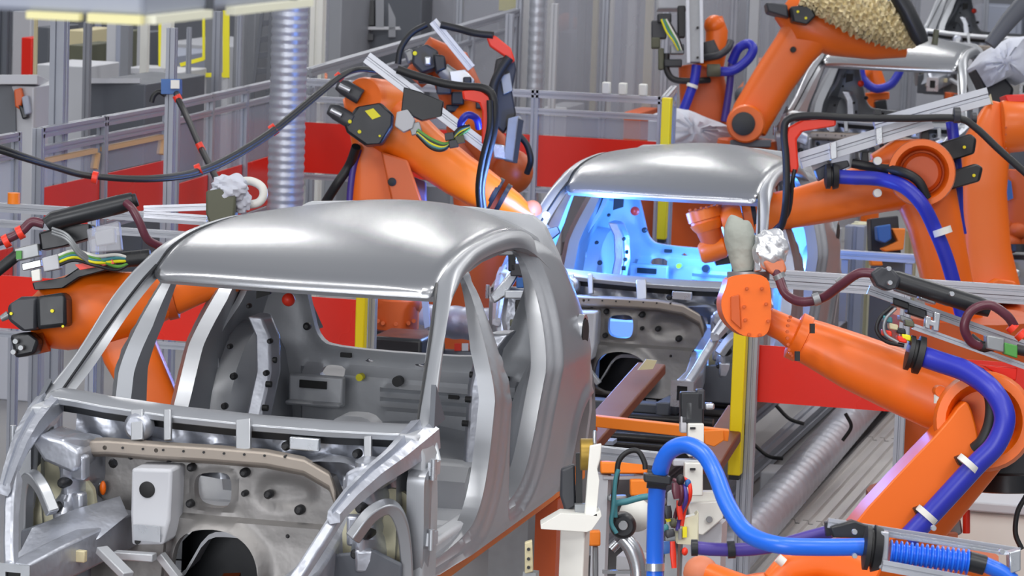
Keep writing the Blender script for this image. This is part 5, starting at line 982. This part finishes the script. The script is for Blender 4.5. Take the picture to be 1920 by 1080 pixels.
# right middle: lit panels and fixture behind the second car
fx = empty('fixture_robot', footz(1665, 470, 26), 'small orange fixture with a blue box, under the level robot forearm', 'fixture')
MB().slab([(1632, 410), (1684, 404), (1690, 480), (1634, 470)], 26.2, .3).build('fixture_frame', 'blk', fx, bevel=.01); MB().slab([(1644, 424), (1670, 420), (1672, 448), (1660, 456), (1646, 450)], 25.9, .2).build('blue_box', 'bluebox', fx, bevel=.01)
MB().slab([(1672, 428), (1698, 428), (1694, 468), (1660, 472), (1652, 466), (1684, 452)], 25.95, .15).build('orange_arm', 'morange', fx, bevel=.01); MB().slab([(1632, 484), (1652, 482), (1656, 498), (1634, 498)], 25.9, .15).build('orange_block', 'morange', fx, bevel=.01)
c = P(1665, 480, 26.3); MB().box((c[0], c[1]+.1, c[2]/2), (.25, .25, c[2])).build('stand', 'dgrey', fx)
a, b = P(1572, 476, 25), P(1722, 486, 25); br_ = MB().extr(a, (b[0], a[1], a[2]), .08, .06).build('cross_bar', 'alu'); [MB().box((x_, a[1]+.02, a[2]/2-.02), (.05, .05, a[2]-.04)).build('bar_leg', 'alud', br_) for x_ in (a[0]+.05, b[0]-.05)]; tag(br_, 'pale horizontal bar in front of the small blue box', 'bar')
for k, (u, w_, v0, m, l) in enumerate(((1520, 26, 430, 'lgrey', 'first pale panel post right of the second car'), (1552, 30, 425, 'lgrey', 'broad pale panel post right of the second car'), (1596, 36, 420, 'bgrey', 'blue grey panel post left of the small fixture'), (1620, 60, 416, 'beigew', 'cream panel behind the small fixture'), (1590, 20, 560, 'alud', 'grey post below the plum hose'), (1616, 16, 560, 'alu', 'bright post below the plum hose joint'), (1700, 20, 430, 'tan', 'tan post right of the small fixture'))): post(u, v0, 620, 27+.4*k, w_, m, l, 'panel_post')
for k, (u, w_, D, m, l) in enumerate(((820, 240, 26, 'wallw', 'pale partition seen through the nearest car side opening'),)):
    box('partition', 770, 470, 945, 580, D, .2, m, l, 'partition')
st = empty('pipe_stand', footz(850, 650, 21.3), 'low manifold strip with red and white fittings below the horizontal duct', 'manifold'); a = P(790, 655, 21.3); MB().beam((a[0], a[1], a[2]-.02), (a[0]+.6, a[1], a[2]-.02), .06, .06).build('strip', 'gun', st)
for u, m in ((800, 'dark'), (828, 'olive'), (858, 'redp'), (872, 'white'), (886, 'olive'), (898, 'dark')): MB().rect(u-6, 644, u+6, 658, 21.2, .06).build('fitting', m, st)
MB().box((a[0]+.3, a[1]+.02, a[2]/2-.03), (.06, .06, a[2]-.06)).build('stand', 'gun', st)
box('dark_machine', 694, 630, 790, 700, 19.5, .4, 'blk', 'dark machine base behind the nearest car rear window', 'machine', .02)
# silver clamp between the cars
sc = empty('clamp_fixture', footz(965, 650, 17.0), 'silver clamping fixture seen through the nearest car rear door opening', 'fixture')
MB().slab([(918, 556), (946, 522), (966, 500), (976, 510), (948, 556), (926, 570)], 17, .12).build('clamp_jaw', 'silver', sc, bevel=.01); MB().slab([(948, 536), (1000, 540), (1004, 600), (984, 632), (944, 622), (940, 600)], 17.1, .2).build('clamp_body', 'galv', sc, bevel=.02)
for u, v, w_, h, m in ((972, 506, 30, 24, 'blk2'), (985, 530, 34, 20, 'bluebox'), (966, 552, 40, 16, 'silver'), (972, 575, 12, 26, 'hole'), (992, 585, 22, 20, 'silver'), (968, 606, 24, 14, 'olive'), (950, 640, 30, 26, 'dark'), (1000, 610, 30, 40, 'galv'), (948, 470, 30, 18, 'gun'), (960, 492, 14, 34, 'blk')): MB().rect(u-w_/2, v-h/2, u+w_/2, v+h/2, 16.95, .1).build('clamp_part', m, sc, bevel=.006)
c = P(975, 640, 17.1); MB().box((c[0], c[1], c[2]/2), (.2, .2, c[2])).build('stand', 'gun', sc)

# ------------------------------------------------------------------ lift frame between the cars
D = 17.4
lf = empty('lift_frame', footz(1220, 830, D), 'orange lift frame with crossed legs between the first and second car', 'lift')
MB().beam(P(1090, 786, D-.3), P(1366, 816, D-.3), .06, .055).build('cross_beam', 'morange', lf, bevel=.004)
MB().beam(P(1072, 838, D-.2), P(1110, 796, D), .06, .06).build('side_beam', 'dorange', lf, bevel=.004)
MB().beam(P(1090, 840, D-.1), P(1222, 690, D+1.2), .16, .06).build('scissor_leg', 'shaded_orange', lf, bevel=.01); MB().beam(P(1320, 880, D-.1), P(1392, 770, D+1.0), .16, .06).build('scissor_leg', 'shaded_orange', lf, bevel=.01)  # leg colour carries the shade beneath the second car
MB().slab([(1196, 694), (1212, 674), (1232, 676), (1224, 692)], D+.8, .1).build('leg_pad', 'tan', lf)
MB().slab([(1318, 808), (1356, 806), (1358, 826), (1340, 838), (1320, 832)], D-.35, .1).build('bracket', 'morange', lf, bevel=.006)
c0 = P(1100, 842, D-.2)
tag(MB().box((O1[0], 20.9, .74), (1.36, 5.6, .1)).build('conveyor_deck', 'conv', None, bevel=.01), 'dark conveyor deck under the orange lift frame', 'conveyor')
for k in range(16): tag(MB().cyl((O1[0]-.66, 18.2+k*.34, .80), (O1[0]+.66, 18.2+k*.34, .80), .03).build('conveyor_roller', 'conv'), 'dark roller on the conveyor deck between the cars', 'roller', 'conveyor rollers')
for k, (u, v) in enumerate(((1224, 750), (1143, 827))): q = P(u, v, Z=.80); tag(MB().box((q[0], q[1], .798), (.06, .10, .022)).build('indicator', 'bgrey'), ('pale blue marker on the conveyor deck behind the orange beam', 'pale blue marker on the conveyor deck before the orange beam')[k], 'marker')
# skids under the first car
for sx_ in (.72, -.72):
    sk = MB().beam((O1[0]+sx_, 12.0, 1.15), (O1[0]+sx_, 15.2, 1.15), .09, .055).build('carrier_skid', 'morange', None, bevel=.008); tag(sk, 'orange skid rail under the %s sill of the nearest car' % ('right' if sx_ > 0 else 'left'), 'skid')
    for y in (12.5, 14.7): MB().box((O1[0]+sx_, y, .56), (.10, .12, 1.12)).build('skid_leg', 'dorange', sk)
q = P(992, 1074, 12.62); fb = MB().slab([(984, 1018), (998, 1014), (1000, 1072), (984, 1076)], 12.6, .08).build('locating_block', 'tan', None, bevel=.004); tag(fb, 'tan locating block with bolt holes under the nearest sill', 'block')
MB().box((q[0], q[1]+.03, q[2]/2), (.05, .05, q[2])).build('stand', 'gun', fb)
for v in (1030, 1048, 1064): MB().disc(991, v, 12.59, FW, 3, .02).build('bolt', 'dark', fb)

# ------------------------------------------------------------------ fixture stand, bottom centre
D = 12.9
fs_ = empty('fixture_stand', footz(1078, 1080, D), 'white steel fixture stand with upright plate at the bottom centre', 'stand')
a = P(1079, 980, D); MB().box((a[0], a[1], a[2]/2), (.095, .095, a[2])).build('column', 'white', fs_, bevel=.006)
MB().slab([(1014, 984), (1052, 962), (1112, 966), (1126, 958), (1128, 968), (1110, 994), (1100, 998), (1014, 992)], D-.1, .26).build('table_plate', 'white', fs_, bevel=.006)
MB().slab([(1096, 966), (1106, 836), (1128, 832), (1126, 860), (1120, 880), (1124, 900), (1118, 966)], D-.05, .05).build('upright_plate', 'white', fs_, bevel=.004)
MB().disc(1100, 852, D+.05, RT, 30, .05).build('locating_disc', 'brass', fs_); MB().disc(1115, 820, D+.02, UP, 4, .05).build('locating_pin', 'silver', fs_)
MB().rect(1080, 850, 1092, 950, D+.1, .06).build('cylinder', 'dark', fs_); MB().slab([(1052, 880), (1078, 870), (1080, 950), (1060, 962), (1050, 930)], D+.15, .1).build('clamp', 'blk2', fs_, bevel=.01)
MB().rect(1078, 946, 1100, 964, D, .1).build('clamp_foot', 'gun', fs_)
D = 13.4
ra_ = MB().extr(P(1120, 848, D), P(1250, 862, D), .045, .05).build('cross_rail', 'alu'); tag(ra_, 'aluminium cross rail behind the bright blue hose', 'rail')
mt = empty('clamp_motor', footz(1175, 1010, D), 'black round motor with white housing left of the bright blue hose', 'motor')
MB().disc(1168, 985, D-.2, FW, 25, .12, [(0, .7), (.1, .9), (.3, 1), (1, 1)]).build('motor_face', 'blk', mt); MB().disc(1168, 985, D-.27, FW, 9, .04).build('shaft', 'gun', mt)
MB().ball(P(1192, 966, D), mp(32, D), (1, .8, 1)).build('housing', 'white', mt); MB().arm([(1168, 1008, D-.1, 14), (1186, 1030, D-.1, 17), (1196, 1062, D-.1, 16), (1198, 1100, D-.1, 16)], sq=2, spl=4).build('elbow_pipe', 'silver', mt)
MB().arm([(1146, 1030, D-.08, 9), (1158, 1018, D-.08, 9)], sq=2).build('pipe_stub', 'silver', mt); MB().rect(1130, 1070, 1200, 1076, D-.1, .05).build('bracket', 'gun', mt)
a = P(1190, 1040, D+.15); MB().box((a[0], a[1], a[2]/2), (.12, .12, a[2])).build('stand', 'lgrey', mt)
for k, (q, m, r, l) in enumerate((([(1156, 975), (1150, 940), (1156, 900), (1160, 866), (1176, 848), (1196, 846), (1208, 866), (1210, 880)], 'dark', 5, 'dark cable arching left of the bright blue hose'), ([(1152, 970), (1154, 946), (1176, 940), (1206, 932), (1236, 930)], 'teal', 6, 'teal hose curving to the bright blue hose'), ([(1156, 1000), (1146, 980), (1150, 950), (1154, 900), (1160, 880)], 'teal', 4, 'thin teal hose rising beside the black round motor'))):
    tag(MB().tube([P(u, v, D-.25-.04*k) for u, v in q], mp(r, D)).build('cable_hose', m), l, 'hose')
cf = empty('clamp_frame', footz(1165, 1000, D+.5), 'orange clamp blocks on a low frame between the white stand and the bright blue hose', 'clamp')
for (u0, v0, u1, v1, dd, m) in ((1104, 996, 1126, 1024, .1, 'morange'), (1126, 866, 1214, 888, .6, 'morange'), (1182, 900, 1216, 930, .5, 'morange'), (1050, 1030, 1054, 1080, .3, 'lgrey'), (1112, 1024, 1122, 1090, .15, 'gun'), (1130, 892, 1216, 900, .62, 'lgrey'), (1140, 930, 1176, 940, .6, 'gun')): MB().rect(u0, v0, u1, v1, D+dd, .1).build('clamp_block', m, cf, bevel=.006)
for u in (1130, 1206): q = P(u, 888, D+.66); MB().box((q[0], q[1], q[2]/2), (.06, .06, q[2])).build('frame_leg', 'lgrey', cf)
cs = empty('clamp_column', footz(1302, 1000, 14.), 'white clamp column with stacked blocks behind the bright blue hose', 'fixture')
for (u0, v0, u1, v1, dd, m) in ((1290, 794, 1320, 856, 0, 'white'), (1276, 780, 1288, 812, .05, 'lgrey'), (1284, 868, 1318, 930, -.1, 'white'), (1262, 862, 1330, 874, 0, 'lgrey'), (1290, 800, 1318, 796, .0, 'white'), (1296, 922, 1352, 946, .1, 'white')): MB().rect(u0, min(v0, v1), u1, max(v0, v1), 14+dd, .12).build('column_block', m, cs, bevel=.005)
MB().slab([(1290, 944), (1358, 940), (1356, 972), (1318, 1004), (1300, 1000)], 14, .12).build('gusset_plate', 'white', cs, bevel=.005); MB().disc(1330, 974, 13.99, FW, 6, .02).build('hole', 'gun', cs)
for (u, v) in ((1299, 803), (1299, 880)): MB().rect(u-5, v-2, u+5, v+2, 13.88 if v > 850 else 13.99, .02).build('slot', 'dark', cs)
a = P(1318, 980, 14.05); MB().box((a[0], a[1]+.06, a[2]/2), (.16, .12, a[2])).build('stand', 'lgrey', cs)
for (u0, v0, u1, v1, m) in ((1276, 735, 1320, 796, 'blk'), (1306, 730, 1322, 770, 'blk2'), (1284, 752, 1300, 790, 'gun'), (1322, 756, 1340, 768, 'silver')): MB().rect(u0, v0, u1, v1, 14.05, .12).build('tool_block', m, cs, bevel=.008)
jb_ = MB().slab([(1266, 976), (1304, 966), (1310, 958), (1310, 1016), (1300, 1022), (1268, 1020)], 13, .12).build('junction_box', 'beigew', None, bevel=.006); tag(jb_, 'cream junction box right of the bright blue hose', 'box'); MB().rect(1280, 988, 1288, 1008, 12.98, .03).build('yellow_label', 'ylw', jb_); MB().rect(1272, 992, 1278, 1012, 12.98, .03).build('grey_label', 'gun', jb_)
mf = empty('connector_manifold', footz(1266, 980, 13.1), 'coloured connectors and hose ends on a grey post beside the bright blue hose', 'connectors')
q = P(1262, 925, 13.05); MB().box((q[0], q[1]+.04, q[2]/2), (.05, .05, q[2])).build('post', 'gun', mf)
for k, (u, v, w_, h, m, l) in enumerate(((1252, 960, 16, 24, 'blk', 'black connector between the blue hose and cream box'), (1252, 972, 10, 12, 'ylw', 'yellow connector beside the blue hose'), (1256, 1000, 20, 14, 'blk2', 'dark connector below the yellow one'), (1268, 920, 18, 30, 'plum', 'plum coloured hose end beside the blue hose'), (1274, 956, 12, 36, 'redp', 'red hose end above the cream box'), (1280, 928, 20, 16, 'silver', 'silver fitting above the red hose end'), (1262, 1040, 12, 50, 'redp', 'red hose below the cream box'), (1250, 1026, 26, 22, 'bluebox', 'blue connector block below the blue hose clip'))):
    tag(MB().arm([(u-1, v-h/2, 12.9+.02*k, w_/2*.8), (u, v, 12.9+.02*k, w_/2), (u+2, v+h/2, 12.9+.02*k, w_/2*.8)], sq=3.5).build('connector', m, mf))
for (u, v, r_, m) in ((1262, 980, 7, 'olive'), (1248, 990, 6, 'teal'), (1284, 1034, 6, 'redp'), (1244, 940, 6, 'gun'), (1276, 900, 8, 'dark'), (1290, 906, 6, 'bluebox')): MB().ball(P(u, v, 12.95), mp(r_, 13), (1, 1, 1.3)).build('fitting', m, mf)
for a_, m in (((1264, 900), 'plum'), ((1280, 896), 'redp'), ((1272, 905), 'phose')): MB().tube([P(a_[0], a_[1], 13), P(a_[0]+12, a_[1]+10, 12.95), P(a_[0]+14, a_[1]+34, 12.95), P(a_[0]+4, a_[1]+60, 13), P(a_[0]-2, a_[1]+90, 13)], mp(4, 13)).build('cable', m, mf)
# cable carrier of a robot close to the camera
D = 11.4
rk = empty('robot_dress_pack', footz(1760, 1075, D), 'aluminium hose carrier with blue spring and bright blue hose, bottom right', 'hose carrier')
MB().tube([P(u, v, d) for u, v, d in ((1228, 1110, D+.6), (1228, 1040, D+.6), (1230, 950, D+.55), (1236, 890, D+.5), (1252, 850, D+.45), (1284, 834, D+.4), (1318, 850, D+.35), (1342, 890, D+.3), (1366, 950, D+.2), (1402, 1000, D+.1), (1460, 1022, D), (1540, 1026, D), (1636, 1025, D))], mp(17, D)).build('blue_hose', 'lblue', rk)
MB().cyl(P(1214, 898, D+.5), P(1250, 902, D+.5), .032).build('hose_clamp', 'blk', rk); MB().slab([(1208, 888), (1258, 894), (1258, 910), (1208, 904)], D+.45, .1).build('clamp_band', 'blk', rk, bevel=.005)
MB().cyl(P(1228, 1056, D+.6), P(1228, 1070, D+.6), mp(19, D)).build('white_clip', 'silver', rk)
MB().tube([P(u, v, D+.25) for u, v in ((1304, 1027), (1340, 1030), (1400, 1030), (1460, 1022), (1520, 1006), (1560, 996))], mp(13, D)).build('violet_hose', 'phose', rk); MB().cyl(P(1364, 1031, D+.25), P(1378, 1030, D+.25), mp(17, D)).build('hose_ring', 'blk', rk); MB().cyl(P(1296, 1027, D+.25), P(1308, 1027, D+.25), mp(16, D)).build('hose_end', 'blk', rk)
MB().lathe(P(1618, 1026, D), P(1652, 1030, D), [(0, .045), (.1, .075), (.35, .075), (.4, .062), (.5, .062), (.55, .08), (1, .07)], 26).build('hose_collar', 'dark', rk)
MB().slab([(1556, 988), (1600, 976), (1656, 996), (1640, 1010), (1560, 1008)], D+.1, .08).build('guide_block', 'blk', rk, bevel=.008); MB().slab([(1548, 980), (1570, 974), (1572, 1002), (1550, 1006)], D+.15, .06).build('roller', 'dark', rk)
MB().extr(P(1552, 980, D+.15), P(1912, 1036, D+.15), mp(15, D), mp(18, D), UP).build('side_rail', 'alu', rk); MB().extr(P(1654, 1060, D-.1), P(1912, 1108, D-.1), mp(16, D), mp(20, D), UP).build('side_rail', 'alu', rk); MB().extr(P(1640, 996, D+.05), P(1912, 1040, D+.05), mp(7, D), mp(9, D), UP).build('guide_rail', 'silver', rk)
MB().slab([(1652, 996), (1668, 998), (1664, 1070), (1648, 1066)], D-.05, .06).build('end_plate', 'alu', rk, bevel=.004); MB().slab([(1892, 1036), (1914, 1030), (1914, 1070), (1894, 1076)], D-.02, .08).build('end_plate', 'silver', rk, bevel=.004)
MB().tube([P(1668+(1815-1668)*t, 1036+18*t, D) for t in np.linspace(0, 1, 9)], mp(21, D), seg=20, ridge=.16, pitch=.017).build('blue_spring', 'lblue', rk)
MB().cyl(P(1816, 1052, D), P(1846, 1060, D), mp(19, D)).build('spring_stop', 'blk', rk); MB().tube([P(u, v, D) for u, v in ((1846, 1058), (1876, 1072), (1900, 1090))], mp(15, D)).build('blue_hose', 'lblue', rk)
for u, v in ((1602, 997), (1602, 1042), (1750, 990), (1878, 1034)): MB().disc(u, v, D-.05, FW, 5, .03).build('screw', 'silver', rk)
D = 12.2
r2 = empty('welding_robot', footz(1540, 1120, D), 'orange robot arm just entering the bottom edge below the blue hose', 'robot', 'orange robots along the line')
MB().arm([(1450, 1095, D, 26), (1480, 1062, D, 30), (1530, 1050, D, 34), (1590, 1060, D, 38), (1640, 1085, D, 40)], sq=3.2).build('forearm', 'orange', r2, bevel=.01); MB().cyl(P(1458, 1046, D-.1), P(1470, 1056, D-.1), mp(9, D)).build('white_cap', 'white', r2)
MB().ball(P(1314, 1075, D+.2), mp(34, D), (1, 1, 1)).build('wrist', 'lorange', r2); MB().arm([(1314, 1075, D+.2, 26), (1400, 1110, D+.1, 30), (1460, 1100, D, 30)], sq=2.4).build('wrist_link', 'orange', r2)
c = P(1540, 1110, D); MB().lathe((c[0], c[1], 0), (c[0], c[1], c[2]), [(0, .5), (.1, .5), (.12, .36), (1, .36)]).build('base', 'dorange', r2)
# welding flash on the second car
ar = MB().ball(P(1024, 404, 20.4), .022).build('welding_arc', 'arc'); tag(ar, 'bright welding flash at the left pillar of the second car', 'weld arc')
# ------------------------------------------------------------------ light
w = bpy.data.worlds.new('hall_light'); SC.world = w; w.use_nodes = True; nt = w.node_tree; bg = nt.nodes['Background']
tc = nt.nodes.new('ShaderNodeTexCoord'); sx = nt.nodes.new('ShaderNodeSeparateXYZ'); cr = nt.nodes.new('ShaderNodeValToRGB')
mr = nt.nodes.new('ShaderNodeMapRange'); mr.inputs[1].default_value = -1; mr.inputs[2].default_value = 1
nt.links.new(tc.outputs['Generated'], sx.inputs[0]); nt.links.new(sx.outputs[2], mr.inputs[0]); nt.links.new(mr.outputs[0], cr.inputs[0]); nt.links.new(cr.outputs[0], bg.inputs[0])
e = cr.color_ramp.elements; e[0].position = 0; e[0].color = (.20, .20, .22, 1); e[1].position = 1; e[1].color = (.80, .82, .88, 1)
k = cr.color_ramp.elements.new(.5); k.color = (.42, .43, .47, 1)
k = cr.color_ramp.elements.new(.62); k.color = (.55, .57, .62, 1)
bg.inputs[1].default_value = .74
def area(loc, sx_, sy, e, col=(1, .98, .95), tgt=None):
    l = bpy.data.lights.new('ceiling_or_fill_light', 'AREA'); l.shape = 'RECTANGLE'; l.size = sx_; l.size_y = sy; l.energy = e; l.color = col
    o = bpy.data.objects.new('ceiling_or_fill_light', l); COL.objects.link(o); o.location = loc
    if tgt is not None: o.rotation_euler = (Vector(tgt)-Vector(loc)).to_track_quat('-Z', 'Y').to_euler()
    return o
for y in (3, 11, 20, 28, 36, 45):
    for x in (-14, -1.2, 3): area((x, y, 9.2), 1.2, 2.2, 170)
for x, y in ((-9.7, 26.4), (-9.0, 32.9), (-8.0, 38.7), (-6.2, 45), (-4.8, 8), (-8.4, 8)): area((x, y, 9.2), 1.1, 1.1, 240 if y > 20 else 260)
area((-6, -14, 5.5), 14, 6, 3300, (.97, .98, 1.), tgt=(-4.5, 14, 1.6))  # added fill from behind the camera to brighten the car interior; no real source
area((4, 6, 8), 3, 3, 260, tgt=(-3, 14, 1))
def spot_blue(p, e, r=.05, col=(.16, .42, 1.)):
    l = bpy.data.lights.new('weld_glow', 'POINT'); l.energy = e; l.color = col; l.shadow_soft_size = r
    o = bpy.data.objects.new('weld_glow', l); COL.objects.link(o); o.location = tuple(p); return o
vs = SC.view_settings; SC.display_settings.display_device = 'sRGB'
vs.view_transform = 'Standard'; vs.look = 'None'; vs.gamma = 1; vs.use_curve_mapping = False; vs.exposure = -0.24
spot_blue(P(1030, 396, 20.3), 95, .06, (.2, .38, 1.)); spot_blue(P(1130, 440, 21.3), 75, .1, (.06, .28, 1)); spot_blue(P(1330, 440, 22.2), 70, .1, (.06, .28, 1)); spot_blue(P(1500, 500, 22.), 45, .1, (.08, .3, 1))
